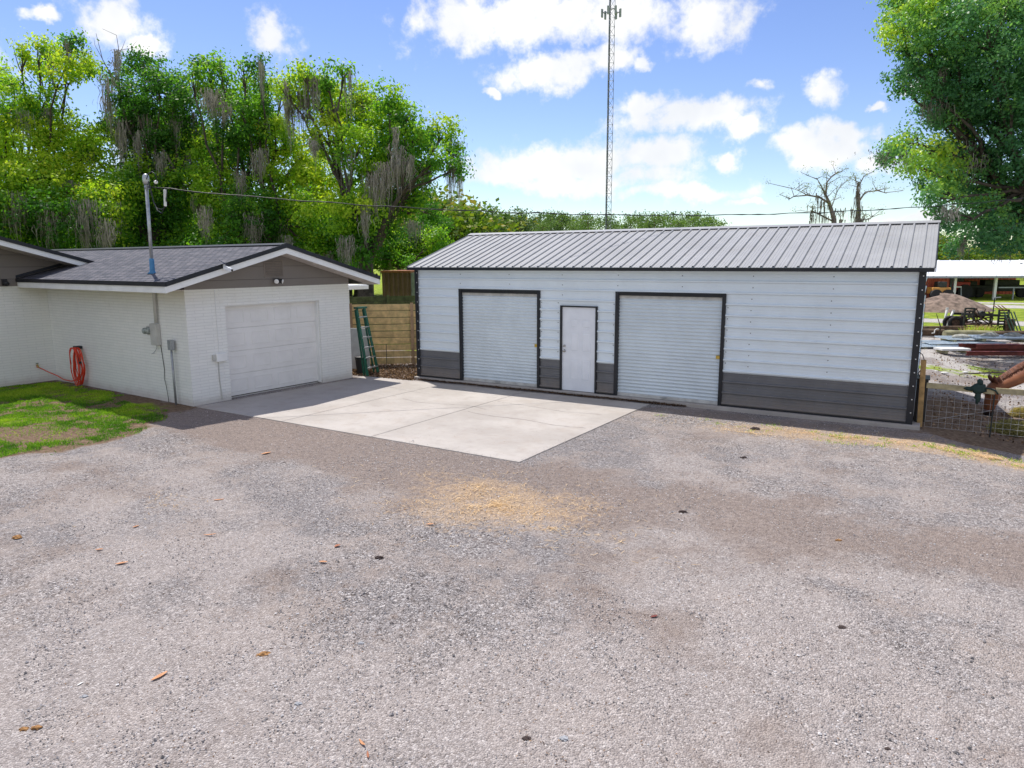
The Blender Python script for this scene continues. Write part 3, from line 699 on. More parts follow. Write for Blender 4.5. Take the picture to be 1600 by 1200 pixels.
# items on the shed's right end
t_ = thing('utility_cabinet', 'black utility cabinet standing against the right end of the metal shed', 'cabinet', (0, 0, 0))
MB().box(-.09, .10, 15.05, 15.55, .08, .88).build('cabinet_body', 'black_plastic', t_, bevel=.01)
MB().box(-.10, .12, 15.03, 15.57, .88, .90).build('cabinet_lid', 'black_plastic', t_)
MB().tube([(-.03, 15.0, .1), (-.03, 15.0, .84)], .02, 10).build('conduit_pipe', 'galvanised', t_, smooth=True)
cb = MB(); cb.tube([(-.10, 14.97, 1.40), (-.04, 14.97, 1.36), (.0, 14.98, 1.25), (-.02, 15.0, 1.12), (-.08, 15.0, 1.0), (-.04, 15.02, .92), (.02, 15.05, .88)], .009, 6)
tag(cb.build('electric_cable', 'cable_black', smooth=True), 'black cable looping off the right end of the metal shed above the cabinet', 'cable')

# ------------------------------------------------------------------ house with attached garage
TH = R(-4.0); GX, GY = -13.6, 9.42
cU = Vector((math.cos(TH), math.sin(TH), 0)); cV = Vector((-math.sin(TH), math.cos(TH), 0))
def hw(u, v, z): return Vector((GX, GY, 0)) + cU*u + cV*v + Vector((0, 0, z))
house = thing('brick_house', 'low white painted brick house with dark shingle roofs and attached one car garage', 'house', (GX, GY, 0), TH)
GD = 4.6; WH = 2.52; DL, DR, DH = .93, 3.59, 2.13
wl = MB()
wl.box(-6.4, 0, -0.0, .2, -.05, WH)                         # side wall facing the lawn
wl.box(-.2, 0, .2, DL, -.05, WH); wl.box(-.2, 0, DR, GD, -.05, WH); wl.box(-.2, 0, DL, DR, DH, WH)
wl.box(-10, -.2, GD-.2, GD, -.05, WH)
wl.box(-6.6, -6.4, -9, .2, -.05, WH)                         # main house wing wall
wl.box(-14, -6.6, -9, -8.8, -.05, WH)
wl.build('brick_wall', 'painted_brick', house)
gs = MB(); RV = 2.28; RZ = 3.50; EV = -.68; EZ = 2.70; RS = (RZ-EZ)/(RV-EV); VE2 = 2*RV-EV
gs.prism([(.0, WH+.002), (GD, WH+.002), (GD, EZ-.07+RS*(VE2-GD)), (RV, RZ-.08), (0, EZ-.07+RS*(0-EV))], 'x', -.16, .012)
gso = gs.build('gable_siding', 'house_siding', house)
# roof planes (shingle slabs with own local frames so courses follow the slope)
def roof_plane(name, u0, u1, v0, z0, v1, z1, th=.05, parent=house):
    L_ = math.hypot(v1-v0, z1-z0); ang = math.atan2(z1-z0, v1-v0)
    mb = MB(); mb.box(0, u1-u0, 0, L_, -th, 0); o_ = mb.build(name, 'shingle', parent)
    o_.location = (u0, v0, z0); o_.rotation_euler = (ang, 0, 0); return o_
OV = .52
roof_plane('roof', -12.5, OV, EV, EZ, RV+.02, RZ+.005)
o_ = roof_plane('roof', -12.5, OV, 0, 0, math.hypot(VE2-RV, RZ-EZ), 0)
o_.location = (OV, VE2, EZ); ang = math.atan2(RZ-EZ, VE2-RV); o_.rotation_euler = (ang, 0, math.pi)
rcg = MB(); rcg.prism([(RV, RZ+.03), (RV-.16, RZ+.03-.16*RS), (RV-.16, RZ+.015-.16*RS), (RV, RZ+.012), (RV+.16, RZ+.015-.16*RS), (RV+.16, RZ+.03-.16*RS)], 'x', -12.3, OV+.005)
rcg.build('ridge_cap', 'black_trim', house)
# fascias: white board + black drip edge
fa, de, sf = MB(), MB(), MB()
fa.box(-6.38, OV-.03, EV+.012, EV+.035, EZ-.21, EZ-.075); de.box(-6.40, OV+.0, EV-.014, EV+.011, EZ-.078, EZ+.012)
fa.box(-12, OV-.03, VE2-.035, VE2-.012, EZ-.21, EZ-.075); de.box(-12, OV+.0, VE2-.011, VE2+.014, EZ-.078, EZ+.012)
def rake(mb, x0, x1, dz0, dz1, ins):
    for s_ in (1, -1):
        a0 = (EV-.01, EZ) if s_ == 1 else (VE2+.01, EZ)
        pl = [(a0[0], EZ+dz0), (RV, RZ+dz0), (RV, RZ+dz1), (a0[0], EZ+dz1)]
        mb.prism(pl if s_ == 1 else pl[::-1], 'x', x0, x1)
rake(fa, OV-.028, OV-.004, -.21, -.078, 0); rake(de, OV-.002, OV+.022, -.080, .014, 0)
fa.build('fascia_board', 'trim_white', house); de.build('drip_edge', 'black_trim', house)
for s_ in (1, -1):
    a0 = EV+.04 if s_ == 1 else VE2-.04
    pl = [(a0, EZ-.20), (RV, RZ-.19), (RV, RZ-.175), (a0, EZ-.185)]
    sf.prism(pl if s_ == 1 else pl[::-1], 'x', .014, OV-.03)
sf.prism([(EV+.04, EZ-.20), (-.001, EZ-.19), (-.001, EZ-.175), (EV+.04, EZ-.185)], 'x', -6.38, .012)
sf.prism([(GD+.001, EZ-.19), (VE2-.04, EZ-.20), (VE2-.04, EZ-.185), (GD+.001, EZ-.175)], 'x', -10, .012)
sf.build('soffit', 'soffit', house)
# main wing: gable facing the drive, roof rising towards the camera
MZ = lambda v: 3.15 - .288*(v-.78)
MR = -4.6
gm = MB(); gm.prism([(-9, WH+.002), (1.9, WH+.002), (1.9, MZ(1.9)-.12), (MR, MZ(MR)-.12), (-9, MZ(MR)-.12-.288*(9+MR))], 'x', -6.6, -6.388); gm.build('gable_siding', 'house_siding', house)
UX = -5.62
roof_plane('roof', -14, UX, MR, MZ(MR), 2.6, MZ(2.6))
ob = roof_plane('roof', -14, UX, -9.6, MZ(MR)-.288*(9.6+MR), MR+.02, MZ(MR)+.004)
fm_, dm, sm = MB(), MB(), MB()
for s_ in (1, -1):
    ve = 1.35 if s_ == 1 else -9.6
    ze = MZ(ve) if s_ == 1 else MZ(MR)-.288*(9.6+MR)
    zr = MZ(MR)
    for mb, x0, x1, d0, d1 in ((fm_, UX-.028, UX-.004, -.20, -.072), (dm, UX-.002, UX+.022, -.075, .016), (sm, -6.387, UX-.03, -.19, -.17)):
        pl = [(ve, ze+d0), (MR, zr+d0), (MR, zr+d1), (ve, ze+d1)]
        mb.prism(pl if s_ == -1 else pl[::-1], 'x', x0, x1)
fm_.build('fascia_board', 'trim_white', house); dm.build('drip_edge', 'black_trim', house); sm.build('soffit', 'soffit', house)
fl = MB(); fl.prism([(EV, EZ+.02), (.85, EZ+.03+RS*(.85-EV)), (.85, EZ+.10+RS*(.85-EV)), (EV, EZ+.09)], 'x', -6.39, -6.372)
fl.prism([(EV-.01, EZ+.006), (.85, EZ+.006+RS*(.86-EV)), (.85, EZ+.012+RS*(.86-EV)), (EV-.01, EZ+.012)], 'x', -6.371, -6.25)
fl.build('roof_flashing', 'black_trim', house)
# garage door
gd = MB(); NS = 4; gdo = MB().box(-.215, -.19, DL-.02, DR+.02, .0, DH+.01).build('garage_door', 'garage_door_paint', house)
hp = (DH-.02)/NS; gp = MB()
for i in range(NS):
    z0 = .02+i*hp
    gp.box(-.19, -.172, DL+.005, DR-.005, z0+.006, z0+hp-.004)
    wq = (DR-DL)/4
    for j in range(4):
        y0 = DL+j*wq+.09; y1 = DL+(j+1)*wq-.09; za, zb = z0+.12, z0+hp-.11
        for (p0, p1, q0, q1) in ((y0, y1, za, za+.015), (y0, y1, zb-.015, zb), (y0, y0+.015, za+.015, zb-.015), (y1-.015, y1, za+.015, zb-.015)):
            gp.box(-.174, -.163, p0, p1, q0, q1)
gp.build('door_sections', 'garage_door_paint', gdo, bevel=.003)
MB().box(-.19, -.165, DL+.005, DR-.005, .036, .052).build('weather_strip', 'black_plastic', gdo)
jb = MB(); jb.box(-.2, -.06, DL, DL+.018, .03, DH); jb.box(-.2, -.06, DR-.018, DR, .03, DH); jb.box(-.2, -.06, DL+.018, DR-.018, DH-.02, DH)
jb.build('door_frame', 'trim_white', house)
vn = MB(); v0, v1 = 2.0, 2.55; vn.box(.012, .022, v0, v0+.03, 2.74, 3.14); vn.box(.012, .022, v1-.03, v1, 2.74, 3.14); vn.box(.012, .022, v0+.03, v1-.03, 2.74, 2.76); vn.box(.012, .022, v0+.03, v1-.03, 3.12, 3.14)
for i in range(9):
    z = 2.775+i*.039; vn.box(-.004, .004, v0+.03, v1-.03, -.017, .017, rotm(0, R(35)), (.020, 0, z))
vn.build('gable_vent', 'taupe_siding', house)

# rear patio roof peeking behind the garage
pc = MB(); _d = ray(576, 448); _t = (7.6-(Vector((0,0,0))-Vector((GX,GY,0))).dot(cV))/_d.dot(cV); pe = Vector((0,0,CAMH))+_d*_t
pr_ = thing('patio_roof', 'small flat white patio roof just visible behind the right corner of the garage', 'patio roof', (pe.x, pe.y, 0), TH)
MB().box(-5, 0, -2.3, 0, pe.z-.07, pe.z+.05).build('fascia_board', 'trim_white', pr_, bevel=.005)
MB().box(-4.96, -.04, -2.26, -.04, pe.z+.052, pe.z+.07).build('roof', 'trim_white', pr_)
for x, y in ((-.9, -.1), (-4.7, -.1), (-4.7, -2.2)): MB().box(x-.05, x+.05, y-.05, y+.05, 0, pe.z-.07).build('post', 'trim_white', pr_)

# ---- service mast, meter, conduits
def W_(u, v, z): return hw(u, v, z)
ms = thing('service_mast', 'grey electric service mast rising through the shingle roof with blue boot', 'mast', W_(-1.17, -.06, 0), TH)
ms.rotation_euler = (0, R(2.2), TH)
MB().tube([(0, 0, 1.78), (0, 0, 2.86)], .036, 12).build('lower_conduit', 'beige_box', ms, smooth=True)
MB().tube([(0, 0, 2.86), (0, 0, 4.78)], .034, 12).build('pole', 'galvanised', ms, smooth=True)
MB().lathe([(.11, 2.86), (.06, 2.90), (.052, 2.95), (.05, 3.16), (.046, 3.18)], 14).build('roof_boot', 'blue_boot', ms, smooth=True)
MB().lathe([(.055, 4.74), (.065, 4.80), (.07, 4.86), (.06, 4.92), (.03, 4.955), (.01, 4.96)], 12).build('weatherhead', 'galvanised', ms, smooth=True)
MB().tube([(.05, 0, 4.68), (.0, 0, 4.68)], [.05, .055], 10).build('clamp', 'metal_grey', ms)
dl = MB()
dl.tube([(.06,-.02,4.84),(.16,-.03,4.95),(.30,-.03,4.99),(.42,-.03,4.94),(.46,-.02,4.84),(.40,0,4.77),(.28,0,4.68)], .009, 6)
dl.tube([(.06,.02,4.80),(.14,.02,4.60),(.20,.02,4.40),(.36,.0,4.20),(.52,0,4.14),(.66,0,4.28),(.70,0,4.50),(.70,0,4.64)], .011, 6)
dl.tube([(.06,.02,4.80),(.10,.02,4.62),(.18,.04,4.34),(.32,.02,4.24),(.50,.02,4.22),(.64,.02,4.26),(.74,0,4.45),(.78,0,4.62)], .009, 6)
dl.build('drip_loop', 'cable_black', ms, smooth=True)
MB().bar((.68, 0, 4.28), (.70, 0, 4.62), .05, .04).build('splice_sleeve', 'insulator', ms, bevel=.01)
MB().lathe([(.02,0),(.04,.02),(.04,.05),(.02,.07)], 10, (.38, 0, 4.74)).build('insulator', 'insulator', ms, smooth=True)
mt = thing('electric_meter', 'round glass electric meter on a beige wall box under the service mast', 'electric meter', W_(-1.18, 0, 1.5), TH)
MB().box(-.13, .13, -.11, 0, -.22, .26).build('meter_box', 'beige_box', mt, bevel=.012)
MB().box(-.30, -.13, -.09, 0, .0, .2).build('meter_socket', 'beige_box', mt, bevel=.01)
MB().lathe([(.085, 0), (.085, .03), (.075, .05), (.07, .12), (.055, .135)], 18, (-.19, -.09, .10), rotm(math.pi/2)).build('meter_dial', 'meter_glass', mt, smooth=True)
MB().tube([(-.02,-.04,-.22),(-.02,-.04,-.28),(-.08,-.05,-.36),(-.2,-.04,-.42),(-.28,-.03,-.44)], .006, 6).build('loose_wire', 'metal_grey', mt, smooth=True)
gw = MB(); gw.tube([W_(-1.08,-.012,1.28), W_(-1.02,-.012,.75), W_(-1.04,-.02,.55), W_(-.95,-.04,.35), W_(-.9,-.05,.15), W_(-.92,-.03,-.02)], .007, 6)
tag(gw.build('ground_wire', 'dark_wire', smooth=True), 'thin dark ground wire hanging down the white side wall below the meter box', 'wire')
cp = thing('conduit_post', 'grey metal conduit pipe with small box standing at the garage side wall corner', 'conduit', W_(-.53, -.09, 0), TH)
MB().tube([(0, 0, -.02), (0, 0, 1.26)], .024, 10).build('conduit_pipe', 'metal_grey', cp, smooth=True)
MB().box(-.065, .065, -.045, .045, 1.22, 1.44).build('junction_box', 'metal_grey', cp, bevel=.008)
jx = thing('junction_box', 'small white electrical box on the brick left of the garage door', 'electrical box', W_(0, .72, 1.0), TH)
MB().box(0, .09, -.13, .13, -.08, .10).build('box_body', 'trim_white', jx, bevel=.012)
MB().box(.0, .05, -.20, -.13, -.05, .08).build('outlet', 'beige_box', jx, bevel=.006)
MB().tube([(.012, -.02, .1), (.012, -.02, 1.50)], .008, 6).build('upper_cable', 'trim_white', jx)
MB().tube([(.014, -.06, -.08), (.014, -.06, -.5), (.016, -.03, -.95)], .011, 6).build('lower_cable', 'beige_box', jx)
fl_ = thing('flood_light', 'twin headed black flood light under the gable vent over the garage door', 'light', W_(.012, 2.33, 2.66), TH)
MB().box(0, .03, -.07, .07, -.05, .05).build('mounting_plate', 'black_plastic', fl_, bevel=.006)
for s_ in (-1, 1):
    h_ = MB().lathe([(.03, 0), (.045, .03), (.06, .10)], 14, (.04, s_*.03, 0), rotm(R(s_*55 if 0 else 0), R(100), R(s_*35))).build('lamp_head', 'black_plastic', fl_, smooth=True)
    MB().lathe([(.055, .10), (.055, .106), (.03, .115)], 14, (.04, s_*.03, 0), rotm(0, R(100), R(s_*35))).build('lens', 'glass_lens', h_, smooth=True)
zc = EZ+RS*(.95-EV)-.12
sc2 = thing('security_camera', 'white security camera with small solar panel fixed to the garage rake board', 'camera', W_(OV+.0, .62, zc-.03), TH)
MB().box(0, .05, -.02, .02, -.05, .06).build('bracket', 'trim_white', sc2)
MB().bar((.03, 0, .0), (.17, .08, -.06), .075, .075).build('camera_body', 'white_paint', sc2, bevel=.015)
MB().lathe([(.026, 0), (.026, .02), (.015, .025)], 12, (.172, .082, -.061), rotm(0, R(110), R(30))).build('lens', 'black_plastic', sc2)
MB().box(-.09, .09, -.06, .06, -.006, .006, rotm(R(-25), R(20)), (.08, -.03, .09)).build('solar_panel', 'solar', sc2)
el_ = thing('wall_light', 'small black lamp on the house gable at the left picture edge', 'light', W_(-6.38, -.95, 2.62), TH)
MB().box(0, .05, -.06, .06, -.08, .08).build('back_plate', 'black_plastic', el_, bevel=.008)
MB().lathe([(.03, 0), (.055, .04), (.06, .12)], 12, (.05, 0, .02), rotm(0, R(120))).build('lamp_head', 'black_plastic', el_, smooth=True)
# garden hose
hz = thing('garden_hose', 'bright red orange garden hose coiled on the white side wall', 'hose', W_(-4.82, -.06, 0), TH)
coil = MB(); pts = []
rr = random.Random(5)
for k_ in range(9):
    aw = rr.uniform(.10, .19); bt = rr.uniform(.02, .18); oy = rr.uniform(-.12, .02); cx_ = rr.uniform(-.03, .05)
    for j in range(24):
        an = math.pi/2 + 2*math.pi*j/24; z = 1.0 + (0 if math.sin(an) > 0 else 0)
        zc_ = (1.0+bt)/2; hz_ = (1.0-bt)/2
        x_ = math.cos(an)*aw*1.3*(1.15 if math.sin(an) < 0 else .9)+cx_
        pts.append((x_, oy-.05+.02*math.sin(an*2+k_), zc_+hz_*math.sin(an)))
coil.tube(pts, .0125, 6); coil.build('hose_coil', 'hose_red', hz, smooth=True)
MB().tube([(-.05,-.02,.30),(-.25,0,.17),(-.6,0,.07),(-1.0,-.02,.08),(-1.25,-.05,.16),(-1.42,-.18,.26),(-1.50,-.30,.36),(-1.52,-.42,.43)], .0125, 6).build('hose_run', 'hose_red', hz, smooth=True)
hr = thing('hose_hanger', 'black hose hanger bracket holding the red hose on the wall', 'hanger', W_(-4.82, 0, 1.0), TH)
MB().box(-.11, .06, -.16, 0, -.04, .03).build('bracket', 'black_plastic', hr, bevel=.01)
MB().bar((.12, -.2, -.12), (.22, -.2, -.42), .03, .05).build('spray_nozzle', 'black_plastic', hr, bevel=.008)
MB().lathe([(.03, 0), (.03, .04), (.015, .05)], 10, (.26, -.17, -.36), rotm(math.pi/2)).build('knob', 'black_plastic', hr)
sg = thing('outdoor_faucet', 'small brass outdoor faucet low on the house wall feeding the red hose', 'faucet', W_(-6.4, -.45, .46), TH)
MB().tube([(0, 0, 0), (.07, 0, 0), (.1, 0, -.02), (.11, 0, -.06)], .016, 8).build('spout', 'brass', sg, smooth=True)
MB().lathe([(.035, 0), (.035, .012)], 8, (.06, 0, .05)).build('handle', 'fiberglass_green', sg)
MB().tube([(.06, 0, 0), (.06, 0, .05)], .008, 6).build('stem', 'brass', sg)

# overhead service wire
wp = []
W0_, W1_ = W_(-.95, -.06, 4.68), at(1800, 285, 20.5)
for i in range(61):
    q = i/60; p_ = W0_.lerp(W1_, q); p_.z -= 4*WIRE_SAG*q*(1-q) if 'WIRE_SAG' in globals() else 4*.75*q*(1-q); wp.append(p_ + Vector((0, 0, .012*math.sin(i*1.7))))
ow = thing('overhead_wire', 'black twisted electric service wire spanning from the mast across the sky', 'wire')
MB().tube(wp, .010, 6).build('conductor', 'cable_black', ow, smooth=True)
mw = [p_ + Vector((0, 0, .017*math.sin(i*2.4))) for i, p_ in enumerate(wp)]
MB().tube(mw, .007, 5).build('messenger_wire', 'cable_black', ow, smooth=True)

# ------------------------------------------------------------------ lattice radio mast
def lattice():
    base = at(948, 405, 92); H = 60; wd = .78
    tw = thing('radio_tower', 'tall slender steel lattice communications tower rising beyond the metal shed', 'tower', (base.x, base.y, 0), .5)
    cs = [Vector((wd*.577*math.cos(a_), wd*.577*math.sin(a_), 0)) for a_ in (0, 2*math.pi/3, 4*math.pi/3)]
    for c_ in cs: MB().tube([c_, c_ + Vector((0, 0, H))], .034, 6).build('leg', 'steel_far', tw)
    br_ = MB(); z = 0; st = 1.05; k_ = 0
    while z < H-1:
        for i in range(3):
            a_, b_ = cs[i], cs[(i+1) % 3]
            br_.tube([a_+Vector((0,0,z)), b_+Vector((0,0,z))], .022, 4, False)
            p0, p1 = (a_, b_) if k_ % 2 else (b_, a_)
            br_.tube([p0+Vector((0,0,z)), p1+Vector((0,0,z+st))], .02, 4, False)
        z += st; k_ += 1
    br_.build('bracing', 'steel_far', tw)
    MB().tube([(-.1, .1, 0), (-.1, .1, H-4)], .05, 6).build('feed_line', 'black_plastic', tw)
    zA = at(955, 40, 92).z
    for i in range(3):
        a_ = i*2*math.pi/3+.5; ar = MB(); d_ = Vector((math.cos(a_), math.sin(a_), 0)); s_ = Vector((-d_.y, d_.x, 0))
        ar.bar(d_*.5+Vector((0,0,zA)), d_*.95+Vector((0,0,zA)), .08, .08); ar.bar(d_*.95-s_*.5+Vector((0,0,zA)), d_*.95+s_*.5+Vector((0,0,zA)), .08, .08)
        for q in (-.45, .45):
            MB().box(-.08, .09, -.14, .14, -.6, .35, rotm(0, 0, a_), tuple(d_*1.02+s_*q+Vector((0,0,zA)))).build('antenna_panel', 'container_grey', tw)
        ar.build('antenna_arm', 'steel_far', tw)
lattice()

# ------------------------------------------------------------------ trees
def tubes_curve(mb, p0, p1, r0, r1, n=6, bend=.15, seed=0, sides=6):
    rr = random.Random(seed); p0, p1 = Vector(p0), Vector(p1); L_ = (p1-p0).length; pts = []; rs = []
    off = Vector((rr.uniform(-1,1), rr.uniform(-1,1), rr.uniform(-.2,.9)))*bend*L_
    for i in range(n+1):
        q = i/n; p_ = p0.lerp(p1, q) + off*4*q*(1-q)*.5
        if 0 < i < n: p_ += Vector((rr.uniform(-1,1), rr.uniform(-1,1), rr.uniform(-1,1)))*L_*.025
        pts.append(p_); rs.append(r0+(r1-r0)*q)
    mb.tube(pts, rs, sides, False); return pts

def leaf_quads(P, size, rg, aspect=.62, nrm=None):
    N = len(P); d = rg.normal(size=(N, 3)); e = rg.normal(size=(N, 3))
    if nrm is not None:
        nn = nrm + rg.normal(size=(N, 3))*.55; nn /= np.linalg.norm(nn, axis=1)[:, None]; d -= nn*np.sum(d*nn, 1)[:, None]
    d /= np.linalg.norm(d, axis=1)[:, None]
    if nrm is not None: e = np.cross(nn, d)
    e -= d*np.sum(e*d, 1)[:, None]; e /= np.linalg.norm(e, axis=1)[:, None]
    s = size*rg.uniform(.6, 1.35, N)[:, None]
    a_ = d*s*.5; b_ = e*s*.5*aspect
    return np.stack([P-a_, P+b_, P+a_*1.05, P-b_], 1)

def make_tree(name, label, base, lobes, leafmat, leaf, tw_density, nl, spread, seed, yellow=.35, moss=0, trunk_r=.35, fork_h=2.2, group=None, barkm='bark', cat='tree', mossl=(.6, 2.2), outl=.25):
    """lobes: (centre Vector, radius, yellow offset)"""
    rg = np.random.default_rng(seed); rr = random.Random(seed)
    base = Vector(base); root = thing(name, label, cat, base, 0, group)
    rel = [(c_-base, r_, yo) for c_, r_, yo in lobes]
    cen = sum((c_ for c_, _, _ in rel), Vector())/len(rel)
    tk = MB(); fork = Vector((cen.x*.12, cen.y*.12, fork_h))
    tk.tube([Vector((0,0,-.15)), Vector((.03,0,.4)), fork*.6, fork], [trunk_r*1.35, trunk_r, trunk_r*.85, trunk_r*.75], 10, False)
    # main limbs: group lobes by direction
    nm = max(2, min(6, len(rel)//4)); mains = []
    order = sorted(rel, key=lambda q: math.atan2(q[0].y-fork.y, q[0].x-fork.x))
    for k_ in range(nm):
        seg = order[k_*len(order)//nm:(k_+1)*len(order)//nm]
        if not seg: continue
        tgt = sum((q[0] for q in seg), Vector())/len(seg); mid = fork.lerp(tgt, .55)
        tubes_curve(tk, fork, mid, trunk_r*.5, trunk_r*.2, 6, .12, seed+k_, 8)
        for q in seg:
            pts = tubes_curve(tk, mid, q[0], trunk_r*.16, .03, 6, .12, seed*3+int(q[0].x*7), 6)
            for z_ in range(4):
                dv = Vector((rr.gauss(0,1), rr.gauss(0,1), rr.gauss(.2,.8))).normalized()*q[1]*.95
                tubes_curve(tk, pts[-2], q[0]+dv, .03, .008, 4, .1, seed+z_*17, 4)
    tk.build('trunk', barkm, root, smooth=True)
    P, T, NR = [], [], []
    for c_, r_, yo in rel:
        nt = max(4, int(tw_density*r_*r_))
        d = rg.normal(size=(nt, 3)); d /= np.linalg.norm(d, axis=1)[:, None]
        rad = r_*rg.uniform(.35, 1.0, nt)**.5; ext = rg.random(nt) < outl; rad = np.where(ext, rad*rg.uniform(1.0, 1.45, nt), rad)
        C = np.array(c_) + d*rad[:, None]*np.array([1, 1, .85])
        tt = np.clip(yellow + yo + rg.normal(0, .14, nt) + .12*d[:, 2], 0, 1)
        k_ = rg.integers(int(nl*.5), int(nl*1.4)+1, nt)
        Q = np.repeat(C, k_, 0) + rg.normal(size=(k_.sum(), 3))*spread*np.repeat(rg.uniform(.6, 1.3, nt), k_)[:, None]*np.array([1, 1, .7])
        P.append(Q); T.append(np.clip(np.repeat(tt, k_) + rg.normal(0, .06, k_.sum()), 0, 1))
        Cr = np.repeat(C, k_, 0); nv = (Q-Cr)/spread*.55 + np.repeat(d, k_, 0)*.5 + np.array([0, 0, .55]); NR.append(nv/(np.linalg.norm(nv, axis=1)[:, None]+1e-6))
    P = np.concatenate(P); T = np.concatenate(T); NR = np.concatenate(NR)
    P[:, 2] = np.maximum(P[:, 2], .05)
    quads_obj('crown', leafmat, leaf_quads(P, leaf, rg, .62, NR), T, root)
    if moss:
        Vm, Tm = [], []
        for _ in range(moss):
            c_, r_, _y = rr.choice(rel)
            a_ = rr.uniform(0, 2*math.pi); q = rr.uniform(.1, 1.0)**.5*r_*.9
            c0 = c_ + Vector((math.cos(a_)*q, math.sin(a_)*q, -rr.uniform(-.2, .8)*r_))
            L0 = rr.uniform(*mossl); ns = int(rr.uniform(30, 80)); wd = rr.uniform(.12, .45); dr = rr.uniform(0, math.pi); tb = rr.uniform(.1, .9)
            for s_ in range(ns):
                off = Vector((math.cos(dr), math.sin(dr), 0))*rr.gauss(0, wd) + Vector((rr.gauss(0,.06), rr.gauss(0,.06), rr.uniform(-.25,.1)))
                p_ = c0+off; L_ = L0*rr.uniform(.25, 1)*max(.2, 1-abs(off.x+off.y)); ww = rr.uniform(.007, .022); an = rr.uniform(0, math.pi)
                e = Vector((math.cos(an), math.sin(an), 0))*ww; nseg = 3; pr = p_; we = 1.0
                if p_.z-L_ < .3: L_ = max(.1, p_.z-.4)
                for g_ in range(nseg):
                    nx = p_ + Vector((rr.gauss(0,.03), rr.gauss(0,.03), -L_*(g_+1)/nseg)); w2 = (1-(g_+1)/nseg*.85)
                    Vm.append([pr-e*we, pr+e*we, nx+e*w2, nx-e*w2]); Tm.append(min(1, max(0, tb+rr.gauss(0,.18)))); pr = nx; we = w2
        quads_obj('spanish_moss', 'moss_grey', np.array([[tuple(v) for v in q] for q in Vm]), np.array(Tm), root)
    return root

def lobes_from(lst, d0, jitter, seed, extra=0):
    rr = random.Random(seed); out = []
    for it in lst:
        px, py, r_ = it[:3]; yo = it[3] if len(it) > 3 else rr.uniform(-.2, .25)
        d = d0 + rr.uniform(-jitter, jitter); out.append((at(px, py, d), r_*d/FPX, yo))
    for k_ in range(extra):
        px, py, r_ = rr.choice(lst)[:3]; d = d0+rr.uniform(jitter, jitter+4)
        out.append((at(px+rr.uniform(-30,30), max(py, 130)+rr.uniform(0,50), d), r_*1.0*d/FPX, -.25))
    return out
LA = [(-70,230,75),(-20,120,34,.2),(15,165,30,.1),(70,72,14,.3),(35,80,12,.35),(95,85,20,.3),(60,105,20,.3),(110,60,14,-.1),(100,110,26,.25),(130,100,22,.3),(20,130,18,.2),(-40,330,80),(30,230,55,.35),(95,205,42,.3),(60,285,52,.25),(130,270,48,.35),(160,225,34,.2),(20,340,50,-.2),
      (110,340,45,-.25),(40,390,50,-.2),(110,400,46,-.2),(160,390,44,-.1),(165,320,40,.2),(70,160,26,0)]
LB = [(185,120,22,-.1),(225,95,24,-.2),(205,150,30,-.25),(245,130,26,-.3),(255,160,36,-.35),(225,200,38,-.3),(275,125,18,-.2),(290,170,36,-.2),(275,215,40,-.25),(300,225,36,0),(240,255,40,-.3),(210,290,42,.05),(260,310,46,-.1),
      (300,290,42,.1),(230,360,46,-.2),(290,370,46,.0),(200,400,46,-.2),(260,410,46,-.1),(185,190,26,-.3)]
LC = [(300,112,13,-.2),(325,95,18,-.1),(345,110,16,0),(330,135,24,.1),(350,150,20,.25),(380,108,12,-.1),(405,100,12,-.2),(385,150,28,0),(410,130,18,0),(370,190,40,-.15),(345,240,42,.2),(410,190,30,-.1),(380,260,44,-.25),(430,215,34,.15),(340,300,44,.1),(400,330,48,-.2),(450,270,46,.35),
      (480,240,30,.4),(500,275,34,.45),(450,330,44,.2),(350,370,46,-.1),(500,330,46,.2),(460,385,46,-.1),(440,150,16,.3),(530,370,44,.1),(350,400,46,-.2),(430,420,46,-.1),(500,400,42,0),(300,400,46,-.2)]
LD = [(445,130,14,.3),(475,110,17,.2),(460,145,22,.3),(510,118,20,0),(535,108,14,.1),(495,150,30,.25),(530,165,32,.3),(562,150,22,.1),(565,185,38,.2),(605,155,25,.1),(610,195,36,.05),(520,210,36,.35),(560,235,38,.1),(635,180,18,-.1),(645,220,30,-.05),(612,250,38,-.15),
      (670,200,16,-.1),(696,205,20,.25),(715,240,14,0),(690,250,20,-.1),(720,262,9,-.1),(660,250,22,0),(650,306,17,0),(620,300,30,-.2),(575,290,40,.1),(560,330,40,.2),(600,350,30,-.2),(640,335,16,.1),(530,380,36,-.1),(570,385,28,-.2)]
LE = [(560,400,24,.1),(590,375,30,.15),(610,395,26,-.1),(640,385,30,-.3),(660,360,24,-.25),(650,400,28,.2),(685,375,24,.1),(690,350,16,-.2),(668,398,20,-.2),(625,398,20,0),(605,412,12,0),(645,412,12,-.1)]
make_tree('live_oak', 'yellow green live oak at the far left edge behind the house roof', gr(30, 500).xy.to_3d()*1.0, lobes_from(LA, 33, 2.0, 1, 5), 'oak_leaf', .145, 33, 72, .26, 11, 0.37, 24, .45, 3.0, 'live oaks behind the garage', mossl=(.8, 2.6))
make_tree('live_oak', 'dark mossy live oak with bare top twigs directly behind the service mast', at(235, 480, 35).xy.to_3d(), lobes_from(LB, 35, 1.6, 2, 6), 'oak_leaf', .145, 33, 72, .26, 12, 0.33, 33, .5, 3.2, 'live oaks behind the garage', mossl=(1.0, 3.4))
make_tree('live_oak', 'dense live oak rising right behind the garage roof peak, grey moss in its limbs', at(400, 480, 33).xy.to_3d(), lobes_from(LC, 33, 1.8, 3, 6), 'oak_leaf', .145, 33, 72, .26, 13, 0.37, 24, .45, 3.0, 'live oaks behind the garage', mossl=(.8, 2.4))
